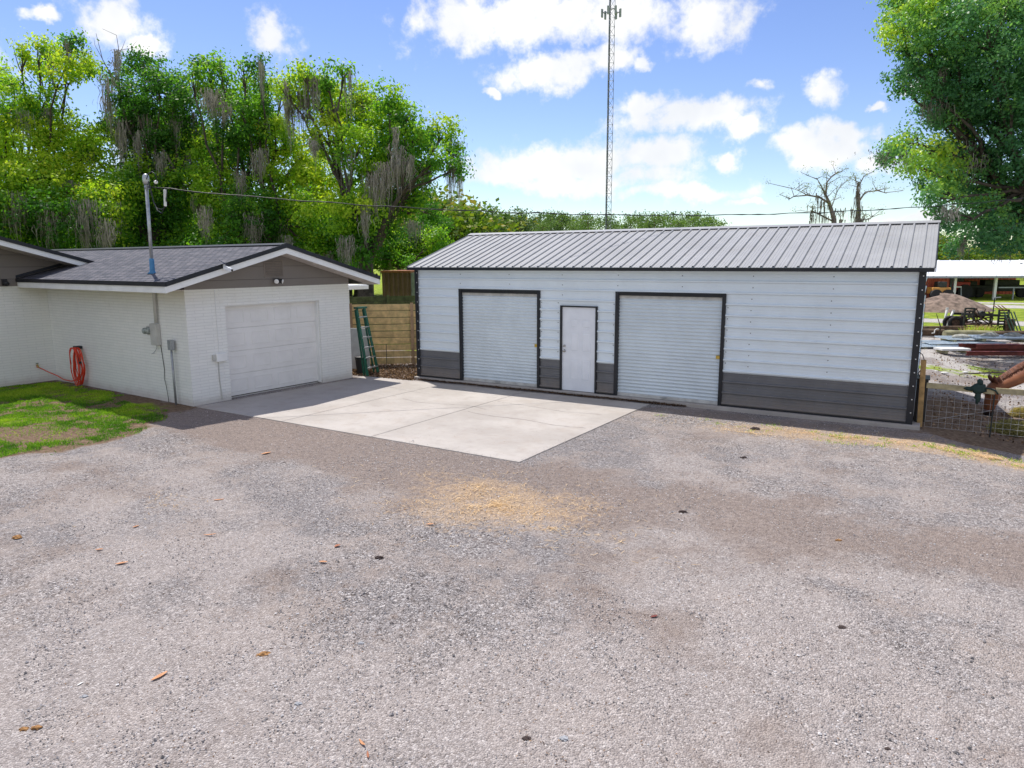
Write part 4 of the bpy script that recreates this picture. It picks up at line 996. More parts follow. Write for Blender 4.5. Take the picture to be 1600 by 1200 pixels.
make_tree('live_oak', 'live oak with long hanging moss reaching rightmost toward the open sky', at(570, 480, 31).xy.to_3d(), lobes_from(LD, 31, 1.8, 4, 4), 'oak_leaf', .145, 33, 72, .26, 14, 0.37, 22, .42, 3.0, 'live oaks behind the garage', mossl=(.8, 2.8))
make_tree('understory_tree', 'low leafy tree filling the gap between garage roof and metal shed', at(640, 520, 45).xy.to_3d(), lobes_from(LE, 45, 1.5, 5, 0), 'oak_leaf', .145, 33, 65, .26, 15, 0.30, 13, .25, 1.5, None, mossl=(.5, 1.6))
LR = [(1405,20,34,.45),(1430,55,36,.4),(1400,60,22,.4),(1470,30,55,.2),(1540,40,70,0),(1620,40,80,0),(1450,95,34,-.05),(1412,122,22,-.1),(1440,120,28,-.05),(1480,110,45,-.1),(1550,120,62,-.15),(1640,130,80,-.1),(1500,165,40,-.15),(1455,150,16,-.1),(1470,185,24,0),(1560,200,58,-.2),(1640,220,75,-.2),
      (1415,225,22,.2),(1395,232,12,.1),(1450,240,30,.45),(1435,262,20,.35),(1490,230,40,.2),(1510,270,44,.05),(1475,275,30,.25),(1470,310,24,.1),(1570,290,55,-.15),(1650,300,70,-.2),(1530,335,38,-.05),(1490,345,22,-.1),(1560,365,34,-.15),(1600,350,44,-.2),
      (1720,100,90,0),(1740,240,90,0),(1530,-40,90,.1),(1660,-60,110,0),(1440,-30,50,.3),(1640,370,40,-.2),(1690,340,60,-.2),(1505,380,14,-.1),(1590,385,22,-.2)]
make_tree('live_oak', 'large live oak crown hanging into the upper right corner over the barn yard', at(1660, 560, 25).xy.to_3d(), lobes_from(LR, 23, 1.8, 6, 10), 'oak_leaf_cool', .11, 46, 70, .19, 16, .42, 20, .4, 3.2, None, mossl=(.4, 1.2), outl=.45)
# bare top of the mossy oak
dt = MB(); o_ = at(200, 200, 35); rr = random.Random(4)
bases = bpy.data.objects['live_oak.001']
def br_at(px, py): return at(px, py, 34.4) - bases.location
for pts_, r_ in (([(250,330),(225,250),(200,200),(185,140),(178,100)], .09), ([(185,140),(172,115),(160,92),(150,52)], .035), ([(178,110),(186,80),(182,55),(160,45)], .025), ([(178,100),(190,78),(196,62)], .02), ([(160,92),(148,70),(147,60)], .014), ([(182,80),(205,75),(215,62)], .014),
                 ([(290,300),(262,245),(232,200)], .10), ([(225,130),(255,120),(275,110),(284,122)], .02)):
    pp = [br_at(x, y) for x, y in pts_]; n_ = len(pp); dt.tube(pp, [r_*(1-.75*i/(n_-1)) for i in range(n_)], 6, False)
dt.build('bare_branch', 'bark_dead', bases, smooth=True)
# big hand placed moss curtains on that oak
def curtain(tree, items, d):
    Vm, Tm = [], []; rr = random.Random(9)
    for px, py, wpx, lpx in items:
        for s_ in range(int(110*wpx/20)+40):
            x0 = px+rr.gauss(0, wpx*.38); c0 = at(x0, py+rr.uniform(-.25, .5)*lpx*.6, d+rr.gauss(0, .25)) - tree.location
            L_ = lpx*d/FPX*rr.uniform(.12, .7)*max(.3,1-abs(x0-px)/(wpx*1.2)); ww = rr.uniform(.008, .024); an = rr.uniform(0, math.pi)
            e = Vector((math.cos(an), math.sin(an), 0))*ww; pr = c0; we = 1; tb = rr.uniform(.2, .9)
            for g_ in range(3):
                nx = c0+Vector((rr.gauss(0,.05), rr.gauss(0,.05), -L_*(g_+1)/3)); w2 = 1-(g_+1)/3*.85
                Vm.append([tuple(pr-e*we), tuple(pr+e*we), tuple(nx+e*w2), tuple(nx-e*w2)]); Tm.append(tb); pr = nx; we = w2
    quads_obj('spanish_moss', 'moss_grey', np.array(Vm), np.array(Tm), tree)
curtain(bases, [(168,130,22,110),(182,85,12,60),(188,200,16,110),(215,215,10,90),(250,245,16,60)], 33.6)
curtain(bpy.data.objects['live_oak'], [(20,310,36,90),(75,330,30,90),(130,325,34,110),(165,350,20,80)], 30.4)
curtain(bpy.data.objects['live_oak.002'], [(330,145,30,60),(350,165,20,50),(405,240,18,70),(375,275,14,60),(450,375,12,60),(320,330,16,70),(395,340,26,70)], 31.0)
curtain(bpy.data.objects['live_oak.003'], [(620,235,22,85),(600,265,26,90),(585,280,22,90),(640,250,12,60),(570,330,14,70),(540,375,20,60),(490,220,14,40),(618,205,8,50)], 28.8)

# far pines and woods
def far_tree(name, label, cat, H_, Wd, mat, seed, group, barkm, conic=False):
    rg = np.random.default_rng(seed); rr = random.Random(seed); root = thing(name, label, cat, (0, 0, -200), 0, group)
    tk = MB(); tk.tube([(0,0,-.3),(rr.uniform(-.2,.2),0,H_*.5),(rr.uniform(-.4,.4),0,H_*.95)], [.3,.2,.06], 6, False)
    P, T = [], []
    for k_ in range(30):
        z = H_*rr.uniform(.42, 1.0); rm = Wd*.5*(1-abs(z/H_-.72)*1.9) if conic else Wd*.5*math.sqrt(max(.05, 1-((z/H_-.66)/.38)**2))
        a_ = rr.uniform(0, 6.28); q = rm*rr.uniform(.3, 1); c_ = (math.cos(a_)*q, math.sin(a_)*q, z)
        tk.tube([(0, 0, z-.8), c_], [.07, .02], 4, False)
        n = 85; P.append(np.array(c_)+rg.normal(size=(n,3))*np.array([.75,.75,.5])*Wd/6.5); T.append(np.clip(rr.uniform(.15,.85)+rg.normal(0,.1,n), 0, 1))
    tk.build('trunk', barkm, root); quads_obj('crown', mat, leaf_quads(np.concatenate(P), .42, rg), np.concatenate(T), root); return root
protos = [far_tree('pine_tree', 'tall green pine of the distant treeline beyond the metal shed roof', 'tree', 14, 7, 'pine_leaf', 30+i, 'pines of the distant treeline', 'bark_pine') for i in range(3)]
rr = random.Random(12); n_ = 0
tl = []
for px in range(672, 925, 8): tl.append((px+rr.uniform(-3,3), (340 if px < 760 else 337 if px < 830 else 344)+rr.uniform(-9,11), rr.uniform(120, 165)))
for px in (951, 960, 985, 998, 1010, 1022, 1033, 1048, 1060, 1075, 1085, 1100, 1112): tl.append((px, 341+rr.uniform(-6,6)+(6 if 930 < px < 975 else 0)+(4 if px > 1105 else 0), rr.uniform(120, 165)))
for i, (px, py, d) in enumerate(tl):
    top = at(px, py-3, d); H_ = top.z; src = protos[i % 3]; s_ = H_/14
    wsc = s_*rr.uniform(.85, 1.2)
    if i < 3: o_ = src; o_.location = (top.x, top.y, 0); o_.scale = (wsc, wsc, s_); o_.rotation_euler = (0, 0, rr.uniform(0, 6))
    else: copy_thing(src, (top.x, top.y, 0), rr.uniform(0, 6), None, (wsc, wsc, s_))
wp_ = [far_tree('woodland_tree', 'leafy tree in the woods right behind the barn roof', 'tree', 9, 8, 'mixed_leaf', 50+i, 'woodland trees behind the barn', 'bark') for i in range(3)]
spots = []
for i, px in enumerate(range(1455, 1760, 17)): spots.append((px, [372,368,385,390,395,388,380,375,385,380][i % 10]+rr.uniform(-6,6), rr.uniform(92, 120)))
for i, (px, py, d) in enumerate(spots):
    top = at(px, py, d); H_ = top.z; src = wp_[i % 3]; s_ = H_/9
    if i < 3: o_ = src; o_.location = (top.x, top.y, 0); o_.scale = (s_*1.2, s_*1.2, s_); 
    else: o_ = copy_thing(src, (top.x, top.y, 0), rr.uniform(0, 6), None, (s_*1.2, s_*1.2, s_))

ORD = ['first','second','third','fourth','fifth','sixth','seventh','eighth','ninth','tenth','eleventh','twelfth','thirteenth','fourteenth','fifteenth','sixteenth','seventeenth','eighteenth','nineteenth','twentieth','twenty first','twenty second','twenty third','twenty fourth','twenty fifth','twenty sixth','twenty seventh','twenty eighth','twenty ninth','thirtieth','thirty first','thirty second','thirty third','thirty fourth','thirty fifth']
def az_(o): return math.atan2(o.location.x, o.location.y)
t0 = az_(bpy.data.objects['radio_tower'])
ps = sorted([o for o in COL.objects if o.name.startswith('pine_tree')], key=az_)
lf = [o for o in ps if az_(o) < t0][::-1]; rt = [o for o in ps if az_(o) >= t0]
for i, o in enumerate(lf): o['label'] = 'distant green pine over the shed ridge, %s one counting left from the radio tower' % ORD[i]
for i, o in enumerate(rt): o['label'] = 'distant green pine over the shed ridge, %s one counting right from the radio tower' % ORD[i]
for i, o in enumerate(sorted([o for o in COL.objects if o.name.startswith('woodland_tree')], key=az_)): o['label'] = 'leafy tree in the woods behind the barn roof, %s one counting from the shed corner' % ORD[i]
rr = random.Random(41); bk = []
for px in range(-90, 730, 30):
    d = rr.uniform(52, 66); top = at(px, 335+rr.uniform(-25, 20), d); s_ = top.z/9
    bk.append(copy_thing(wp_[rr.randrange(3)], (top.x, top.y, 0), rr.uniform(0, 6), None, (s_*1.5, s_*1.5, s_*1.1)))
for i, o in enumerate(sorted(bk, key=az_)):
    o['group'] = 'background trees beyond the live oaks'; o['label'] = 'background tree seen through the live oaks, %s one counting from the left edge' % ORD[i]
# bare dead trees beyond the shed
def dead_tree(label, px, limbs, d, mossy):
    b = at(px, 500, d); root = thing('bare_tree', label, 'tree', (b.x, b.y, 0), 0, 'bare trees beyond the shed'); mb = MB(); tips = []; rr = random.Random(px)
    for pts_, r_ in limbs:
        pp = [at(x, y, d+rr.uniform(-.4, .4)) - root.location for x, y in pts_]; n = len(pp)
        mb.tube(pp, [r_*(1-.7*i/(n-1)) for i in range(n)], 6, False)
        for i in range(1, n):
            for k_ in range(3 if r_ < .12 else 1):
                q = pp[i-1].lerp(pp[i], rr.random()); e = q+Vector((rr.gauss(0,.6), rr.gauss(0,.4), rr.uniform(.1,.8))); e2 = e+Vector((rr.gauss(0,.35), rr.gauss(0,.3), rr.uniform(-.1,.4)))
                mb.tube([q, e, e2], [.03,.018,.008], 4, False); tips += [e, e2, e.lerp(e2, .5)]
    mb.build('trunk', 'bark_dead', root)
    rg = np.random.default_rng(px)
    P = np.concatenate([np.array(t_)+rg.normal(size=(7,3))*.16 for t_ in tips])
    quads_obj('crown', 'mixed_leaf', leaf_quads(P, .10, rg), rg.uniform(.6, 1, len(P)), root)
    Vm, Tm = [], []
    for x, y, w_, l_ in mossy:
        for s_ in range(46):
            c0 = at(x+rr.gauss(0, w_*.5), y+rr.uniform(-.6,.5)*l_, d) - root.location; L_ = l_*d/FPX*rr.uniform(.15,.6); a_ = rr.uniform(0, 3.1); e = Vector((math.cos(a_), math.sin(a_), 0))*rr.uniform(.02,.06)
            nx = c0+Vector((rr.gauss(0,.06), 0, -L_)); Vm.append([tuple(c0-e), tuple(c0+e), tuple(nx+e*.2), tuple(nx-e*.2)]); Tm.append(rr.uniform(0,.6))
    quads_obj('spanish_moss', 'moss_grey', np.array(Vm), np.array(Tm), root)
dead_tree('bare spreading tree with thin crooked limbs above the shed ridge, left of its twin', 1292,
    [([(1306,480),(1303,342),(1296,318),(1288,300)], .30), ([(1296,318),(1280,308),(1262,305),(1240,307),(1232,312)], .10), ([(1290,305),(1292,285),(1300,275),(1310,268)], .10), ([(1288,300),(1280,285),(1276,278)], .07), ([(1300,322),(1308,300),(1316,285)], .05), ([(1262,305),(1248,298),(1240,295)], .04), ([(1300,345),(1270,330),(1268,322)], .08)], 62,
    [(1280,325,8,40),(1290,330,10,30),(1268,335,4,24),(1312,335,10,22)])
dead_tree('bare upright mossy snag above the shed ridge, right of its twin', 1342,
    [([(1340,480),(1341,342),(1342,310),(1340,290)], .26), ([(1341,292),(1350,275),(1365,268)], .06), ([(1342,315),(1352,300),(1372,298),(1385,302)], .08), ([(1340,290),(1336,280)], .05), ([(1341,345),(1360,342),(1364,336)], .06)], 62,
    [(1340,318,6,44),(1342,300,4,30),(1335,335,12,24),(1350,340,8,14)])

# ------------------------------------------------------------------ grass, gravel, straw
def clump_quads(P, hgt, wid, rg, lean=.5):
    N = len(P); a_ = rg.uniform(0, 2*np.pi, N); e = np.stack([np.cos(a_), np.sin(a_), np.zeros(N)], 1)*wid*rg.uniform(.6, 1.4, N)[:, None]
    l_ = rg.normal(size=(N, 3))*lean; l_[:, 2] = 1; l_ /= np.linalg.norm(l_, axis=1)[:, None]; h_ = hgt*rg.uniform(.4, 1.3, N)[:, None]
    return np.stack([P-e, P+e, P+e*.4+l_*h_, P-e*.4+l_*h_], 1)
rg = np.random.default_rng(21)
N = 330000; gxp = rg.uniform(-21, -12, N); gyp = rg.uniform(4.2, 9.9, N)
sd_ = poly_sd(gxp, gyp, lawn_edge); dn = fbm(gxp*.9, gyp*.9); dn2 = fbm(gxp*2.3+40, gyp*2.3)
bare = np.clip((fbm(gxp*.8+50, gyp*1.3+20)-.52)*10, 0, 1)*np.clip((8.0-gyp)/1.5, 0, 1)
keep = (rg.random(N) < np.clip(sd_/.45+(dn2-.5)*2.2, 0, 1)*np.clip((dn2-.30)*3.5+.25, .04, 1)*(1-bare*.95)*np.clip((fbm(gxp*5+7, gyp*5+2)-.33)*5,.05,1)) 
lx = (gxp-GX)*cU.x+(gyp-GY)*cU.y; lv = (gxp-GX)*cV.x+(gyp-GY)*cV.y
keep &= (lv < -.12) & (lx > -6.35) & ~((lx > -2.6) & (lv > -.45-.2*dn)) 
Pp = np.stack([gxp, gyp, gz(gxp, gyp)+.0], 1)[keep]; tt = np.clip(.35+(dn[keep]-.5)*1.8+rg.normal(0, .18, keep.sum()), 0, 1)
lawn = quads_obj('lawn_grass', 'lawn_blade', clump_quads(Pp, .038, .006, rg, .8), tt); tag(lawn, 'patchy green lawn between the house wall and the gravel drive', 'grass', kind='stuff')
# gravel stones near the camera
N = 120000; dd = 2.6 + 9.5*rg.random(N)**.8; an = rg.uniform(-.66, .66, N) - YAW
sx = -np.sin(-an)*dd; sy = np.cos(an)*dd
inl = poly_sd(sx, sy, lawn_edge); ins = poly_sd(sx, sy, [FL, FR, BR, BL])
thin = fbm(sx*.8+5, sy*.8+3); keep = (inl < -.1) & (ins < .0+.22*rg.random(N)**3) & (rg.random(N) < np.clip((thin-.3)*3, .15, 1)) & (sy < 14.3)
sx, sy = sx[keep], sy[keep]; n = len(sx); sz = rg.uniform(.0025, .0075, n)*(1+(rg.random(n) < .02)*rg.uniform(.5, 1.5, n))
oct_ = np.array([(1,0,0),(0,1,0),(-1,0,0),(0,-1,0),(0,0,.8),(0,0,-.8)]); of = np.array([(0,1,4),(1,2,4),(2,3,4),(3,0,4)])
ang = rg.uniform(0, 6.28, n); jit = rg.uniform(.6, 1.4, (n, 6, 1)); VV = oct_[None]*jit*sz[:, None, None]
ca, sa = np.cos(ang)[:, None], np.sin(ang)[:, None]; VX = VV[..., 0]*ca-VV[..., 1]*sa; VY = VV[..., 0]*sa+VV[..., 1]*ca
VV = np.stack([VX+sx[:, None], VY+sy[:, None], VV[..., 2]+(np.where(poly_sd(sx, sy, [FL, FR, BR, BL]) > 0, .022, gz(sx, sy))+sz*.3)[:, None]], -1)
tri = VV[:, of].reshape(-1, 3, 3); tn = np.repeat(np.clip(rg.beta(2, 2, n), 0, .94) + (rg.random(n) < .01)*.5, 4)
gs_ = quads_obj('gravel', 'gravel_stone', tri, np.clip(tn, 0, 1), nper=3); tag(gs_, 'loose grey gravel stones spread over the driveway', 'gravel', kind='stuff')
def stones(name, label, N, d0, d1, s0, s1):
    dd = d0+(d1-d0)*rg.random(N); an = rg.uniform(-.64, .64, N) - YAW; sx = np.sin(an)*dd; sy = np.cos(an)*dd
    kp = (poly_sd(sx, sy, lawn_edge) < -.05) & (poly_sd(sx, sy, [FL, FR, BR, BL]) < .02) & (sy < 14.3) & (rg.random(N) < np.clip((fbm(sx*1.1+15, sy*1.1+8)-.36)*4, .08, 1))
    sx, sy = sx[kp], sy[kp]; n = len(sx); sz = rg.uniform(s0, s1, n)
    V = oct_[None]*rg.uniform(.6, 1.4, (n, 6, 1))*sz[:, None, None]; a_ = rg.uniform(0, 6.28, n); ca, sa = np.cos(a_)[:, None], np.sin(a_)[:, None]
    V = np.stack([V[..., 0]*ca-V[..., 1]*sa+sx[:, None], V[..., 0]*sa+V[..., 1]*ca+sy[:, None], V[..., 2]+(gz(sx, sy)+sz*.25)[:, None]], -1)
    o = quads_obj(name, 'gravel_stone', V[:, of].reshape(-1, 3, 3), np.repeat(np.clip(rg.beta(1.3, 1.1, n)+.10, 0, .96), 4), nper=3); tag(o, label, 'gravel', kind='stuff')
stones('coarse_gravel', 'coarser dark and pale stones sprinkled over the gravel drive', 22000, 4.5, 16, .005, .012)
# straw wisps
def straw_patch(cx, cy, rx, ry, n, ang=0):
    a_ = rg.uniform(0, 6.28, n); q = np.abs(rg.normal(0, .62, n)); x = np.cos(a_)*q*rx; y = np.sin(a_)*q*ry; return np.stack([cx+x*math.cos(ang)-y*math.sin(ang), cy+x*math.sin(ang)+y*math.cos(ang)], 1)
PP = np.concatenate([straw_patch(-4.6,7.4,1.5,.8,1800,.4), straw_patch(-5.2,7.9,1.9,.9,700), straw_patch(-3.6,7.0,1.6,.8,500), straw_patch(1.1,13.35,2.2,.5,4200,-.1), straw_patch(-1.3,13.4,2.8,.45,2600), straw_patch(-2.6,12.9,2,.3,700), straw_patch(-8.2,5.4,.7,.5,250)])
PP = PP[rg.random(len(PP)) < np.clip((fbm(PP[:,0]*3.5,PP[:,1]*3.5)-.38)*5,.05,1)]
PP = PP[(poly_sd(PP[:, 0], PP[:, 1], [FL, FR, BR, BL]) < -.05) & (PP[:, 1] < 14.55)]
n = len(PP); a_ = rg.uniform(0, 3.14, n); L_ = rg.uniform(.012, .05, n); d_ = np.stack([np.cos(a_)*L_, np.sin(a_)*L_, rg.normal(0, .006, n)], 1); e_ = np.stack([-np.sin(a_), np.cos(a_), np.zeros(n)], 1)*.0022
P3 = np.stack([PP[:, 0], PP[:, 1], gz(PP[:, 0], PP[:, 1])+rg.uniform(.004, .014, n)], 1)
st = quads_obj('loose_straw', 'straw_bits', np.stack([P3-d_-e_, P3+d_-e_, P3+d_+e_, P3-d_+e_], 1), rg.random(n)); tag(st, 'scattered golden straw wisps on the gravel', 'straw', kind='stuff')
# leaf litter by the fence and in a line along the shed
def litter(xs, ys, zs, size): 
    P = np.stack([xs, ys, zs], 1); return leaf_quads(P, size, rg)
n = 9000; fx = rg.uniform(-14.4, -11.55, n); fy = rg.uniform(14.3, 16.9, n); kp = (rg.random(n) < np.clip(1.25-(fy-14.4)/2.6, .2, 1)); fx, fy = fx[kp], fy[kp]
n2 = 5200; lx_ = rg.uniform(-11.5, -4.3, n2); ly_ = 14.57+rg.normal(0, .022, n2)+.02*np.sin(lx_*3); hz2 = .038
lit = np.concatenate([litter(fx, fy, rg.uniform(.0, .05, len(fx)), .055), litter(lx_, ly_, np.abs(rg.normal(0, .012, n2))+.024, .03)])
lt = quads_obj('leaf_litter', 'litter', lit, np.concatenate([np.clip(rg.normal(.55, .28, len(fx)), 0, 1), np.clip(rg.normal(.2, .18, n2), 0, 1)])); tag(lt, 'dry brown leaves heaped by the fence and along the foot of the shed', 'leaves', kind='stuff')
# small weeds along the slab edge and shed
wx = np.concatenate([rg.normal(-1.6,1.0,500), rg.normal(.9,.9,900), rg.normal(-3.9,.5,160)]); wy = np.concatenate([rg.normal(13.6,.28,500), rg.normal(13.3,.22,900), rg.normal(13.6,.12,160)])
ct_ = rg.integers(0, 60, len(wx)); cx2 = rg.normal(0,1.6,60)-.2; cy2 = rg.normal(13.4,.3,60); wx = cx2[ct_]+rg.normal(0,.06,len(wx)); wy = cy2[ct_]+rg.normal(0,.05,len(wx)); kp = wy < 14.5
wx, wy = wx[kp], wy[kp]
wd_ = quads_obj('weeds', 'lawn_blade', clump_quads(np.stack([wx, wy, gz(wx, wy)], 1), .035, .005, rg, .8), rg.uniform(.3, 1, len(wx))); tag(wd_, 'small green weeds sprouting in the straw before the shed', 'weeds', kind='stuff')

n = 9000; dd = 3+10*rg.random(n); an = rg.uniform(-.62, .62, n)-YAW; bx = np.sin(an)*dd; by = np.cos(an)*dd
kp = (poly_sd(bx, by, lawn_edge) < 0) & (by < 14.4) & (rg.random(n) < np.where(poly_sd(bx, by, [FL, FR, BR, BL]) > 0, .10, np.clip((fbm(bx*1.2+3, by*1.2)-.35)*4, .1, 1)))
bx, by = bx[kp], by[kp]; bz = np.where(poly_sd(bx, by, [FL, FR, BR, BL]) > 0, .026, gz(bx, by)+.006)
q4 = leaf_quads(np.stack([bx, by, bz], 1), .018, rg, .4, np.tile(np.array([0, 0, 3.0]), (len(bx), 1)))
q_ = quads_obj('dry_debris', 'litter', q4, np.clip(rg.normal(.42, .3, len(bx)), 0, 1)); tag(q_, 'tiny brown bark and leaf bits scattered over the gravel and concrete', 'debris', kind='stuff')
# individual debris on the gravel
def leafobj(px, py, L_, W2, ang, label, mat='leaf_tan', curl=.25, name='fallen_leaf', cat='leaf'):
    p_ = gr(px, py); z0 = float(gz(np.array([p_.x]), np.array([p_.y]))[0]); vs = []; fs = []; n = 8
    for i in range(n+1):
        q = i/n; w_ = W2*math.sin(math.pi*min(.97, max(.04, q)))**.7; x = (q-.5)*L_; zc_ = curl*L_*(q-.4)**2
        vs += [(x, -w_, zc_+w_*.5), (x, 0, zc_), (x, w_*.8, zc_+w_*.35)]
        if i: b_ = 3*i; fs += [(b_-3, b_, b_+1, b_-2), (b_-2, b_+1, b_+2, b_-1)]
    mb = MB().add(vs, fs); o_ = mb.build(name, mat, None, True, (p_.x, p_.y, z0+.008), ang)
    md = o_.modifiers.new('thickness', 'SOLIDIFY'); md.thickness = .002
    return tag(o_, label, cat)
leafobj(249, 1058, .13, .022, YAW+1.0, 'long tan curled leaf lying on pale dust near the lower left')
leafobj(566, 1160, .085, .010, YAW-.9, 'curled brown bark strip at the bottom edge of the gravel', 'leaf_tan', .5, 'bark_strip', 'bark')
leafobj(575, 1180, .07, .008, YAW-1.3, 'thin reddish bark sliver just below the curled bark strip', 'rust_edge', .3, 'bark_strip', 'bark')
leafobj(190, 880, .12, .022, YAW+.4, 'pale tan leaf on gravel at the left, below the small orange leaf')
leafobj(328, 835, .14, .014, YAW+.1, 'slender tan leaf on gravel left of the picture centre')
leafobj(342, 780, .13, .02, YAW+.2, 'tan leaf on gravel below the corner of the lawn')
leafobj(416, 710, .16, .035, YAW+.6, 'bright tan leaf near the front edge of the concrete slab')
leafobj(527, 854, .075, .028, YAW+.9, 'small red orange leaf on the middle gravel', 'rust_edge')
leafobj(505, 880, .09, .02, YAW-.2, 'brown orange leaf just below the red orange leaf')
leafobj(125, 1067, .05, .008, YAW+1.1, 'small cream wood chip at the lower left', 'board_white', .1, 'wood_chip', 'wood chip')
leafobj(212, 822, .07, .018, YAW+.8, 'orange leaf on dark gravel at the left', 'leaf_tan')
leafobj(155, 858, .08, .018, YAW+.1, 'small orange leaf above the pale tan leaf at the left')
leafobj(1022, 963, .07, .018, YAW+.4, 'small dark red leaf on the gravel right of centre', 'steel_red')
leafobj(672, 820, .09, .02, YAW, 'tan leaf beside the straw patch on the gravel')
def clod(px, py, r_, label, mat, name='dirt_clod', cat='dirt clod', seed=0, asp=.6):
    p_ = gr(px, py); z0 = float(gz(np.array([p_.x]), np.array([p_.y]))[0]); mb = MB(); mb.blob((0,0,0), (r_, r_*asp, r_*.4), seed, .3, 9, 6); 
    for k_ in range(5): a_ = k_*1.3+seed; mb.blob((math.cos(a_)*r_*.9, math.sin(a_)*r_*.6, -.1*r_), (r_*.32, r_*.25, r_*.2), seed+k_, .35, 7, 5)
    return tag(mb.build(name, mat, None, False, (p_.x, p_.y, z0+r_*.15), YAW), label, cat)
clod(412, 1020, .055, 'flat crumbled orange brown clod on the gravel, lower left of centre', 'clod_orange', seed=1)
clod(424, 1011, .018, 'tiny dark pebble touching the crumbled orange clod', 'clod_dark', 'pebble', 'pebble', 2)
clod(37, 1138, .03, 'ochre clod by the bottom left corner, left one of the close pair', 'clod_orange', seed=3)
clod(57, 1136, .032, 'rusty clod by the bottom left corner, right one of the close pair', 'clod_orange', seed=4)
clod(592, 872, .045, 'dark brown clod on the middle gravel', 'clod_dark', seed=5)
clod(27, 841, .05, 'brown clod on dark gravel near the left edge', 'clod_orange', seed=6, asp=.9)
clod(1067, 799, .05, 'black elongated clod on gravel below the wider roller door', 'clod_dark', seed=7, asp=.35)
clod(1162, 716, .055, 'dark clod on gravel in front of the shed wall', 'clod_dark', seed=8, asp=.5)
clod(1180, 671, .085, 'black clump at the edge of the shed shadow', 'clod_dark', seed=9, asp=.7)
clod(1316, 979, .035, 'crumbled brown patch of soil on the right gravel', 'clod_dark', seed=10)
clod(1310, 845, .035, 'low brown soil crumb on the right gravel under the straw band', 'clod_orange', seed=11)
clod(881, 1156, .03, 'pale grey stone at the bottom edge, right of the brown crumb', 'stone_grey', 'stone', 'stone', 12, .9)
clod(823, 1155, .028, 'dark brown crumb at the bottom edge beside the pale stone', 'clod_dark', seed=13)
clod(564, 1003, .028, 'bluish grey stone on gravel left of the bottom centre', 'stone_grey', 'stone', 'stone', 14, .7)
clod(132, 1088, .024, 'grey stone on dusty gravel under the cream wood chip', 'stone_grey', 'stone', 'stone', 15, .7)
clod(987, 593-0, .0001, 'x', 'clod_dark') if False else None
clod(466, 1099, .026, 'dark grey stone on gravel right of the long tan leaf', 'stone_grey', 'stone', 'stone', 16, .7)
clod(1387, 1168, .02, 'black pebble at the bottom right', 'clod_dark', 'pebble', 'pebble', 17)

# ------------------------------------------------------------------ ladder, bin, board, fences between garage and shed
A0, B0 = Vector((-13.05, 14.36, .0)), Vector((-13.16, 14.92, 0)); TA, TB = Vector((-13.42, 14.44, 1.82)), Vector((-13.44, 14.76, 1.82))
ld = thing('step_ladder', 'green fibreglass step ladder with metal steps leaning by the garage corner', 'ladder', (0, 0, 0))
for a_, b_ in ((A0, TA), (B0, TB)): MB().bar(a_, b_, .085, .035, (1, 0, 0)).build('rail', 'fiberglass_green', ld, bevel=.006)
for k_ in range(6):
    q = .12+k_*.152; a_, b_ = A0.lerp(TA, q), B0.lerp(TB, q); MB().bar(a_, b_, .085, .025).build('step', 'galvanised', ld)
for a_, b_ in ((A0+Vector((-.14,.02,0)), TA+Vector((-.06,0,-.02))), (B0+Vector((-.14,-.02,0)), TB+Vector((-.06,0,-.02)))): MB().bar(a_, b_, .04, .03, (1,0,0)).build('rear_leg', 'fiberglass_green', ld)
MB().bar(TA-Vector((0,.04,-.03)), TB+Vector((0,.04,.03)), .16, .05).build('top_cap', 'fiberglass_green', ld, bevel=.01)
MB().bar(A0.lerp(TA,.03)+Vector((0,-.03,0)), A0.lerp(TA,.2)+Vector((0,-.03,0)), .05, .03).build('foot_brace', 'fiberglass_green', ld)
bn = thing('black_bin', 'small black bin on the ground behind the foot of the ladder', 'bin', (-13.50, 14.62, 0))
MB().lathe([(.13, 0), (.16, .4), (.17, .42), (.17, .46), (.15, .46)], 16).build('bin_body', 'black_plastic', bn, smooth=False)
MB().lathe([(.175, .462), (.175, .49), (.05, .52)], 16).build('bin_lid', 'black_plastic', bn)
bd = thing('leaning_board', 'weathered white board standing behind the green step ladder', 'board', (-13.75, 14.85, 0), R(20))
MB().box(-.28, .28, 0, .03, .1, 1.25).build('board', 'board_white', bd, bevel=.004); MB().box(-.28, .28, -.03, 0, .1, .2).build('bottom_batten', 'board_white', bd)

# new wooden fence
FA, FB = Vector((-15.0, 15.35, 0)), Vector((-11.75, 17.9, 0))
fd = (FB-FA); FLn = fd.length; fa_ = math.atan2(fd.y, fd.x)
fn_ = thing('wooden_fence', 'new horizontal board fence with greenish stains between garage and shed', 'fence', FA, fa_)
for k_ in range(9):
    x0 = -.0; z0 = .06+k_*.20
    for s0, s1 in ((0, FLn*.5), (FLn*.5+.006, FLn)):
        mb = MB(); mb.box(s0, s1, random.uniform(0,.012), .034+random.uniform(0,.008), z0, z0+.178+random.uniform(-.006,.006)); mb.build('board', 'wood_fence', fn_)
for s_ in (.36, FLn*.52, FLn*.88): MB().box(s_-.045, s_+.045, -.045, -.002, 0, 1.88).build('post', 'wood_post_new', fn_)
# old dark fence behind
oa, ob_ = at(530, 470, 26), at(690, 468, 27.5)
dv = (ob_-oa); an = math.atan2(dv.y, dv.x); Lo = dv.xy.length
of_ = thing('old_fence', 'old dark mossy board fence just behind the new wooden fence', 'fence', (oa.x, oa.y, 0), an)
for k_ in range(8): MB().box(0, Lo, 0, .025, .05+k_*.22, .05+k_*.22+.21).build('board', 'old_fence', of_)
for k_ in range(int(Lo/1.8)+1): MB().box(k_*1.8-.045, k_*1.8+.045, -.06, -.002, 0, 1.84).build('post', 'old_fence', of_)
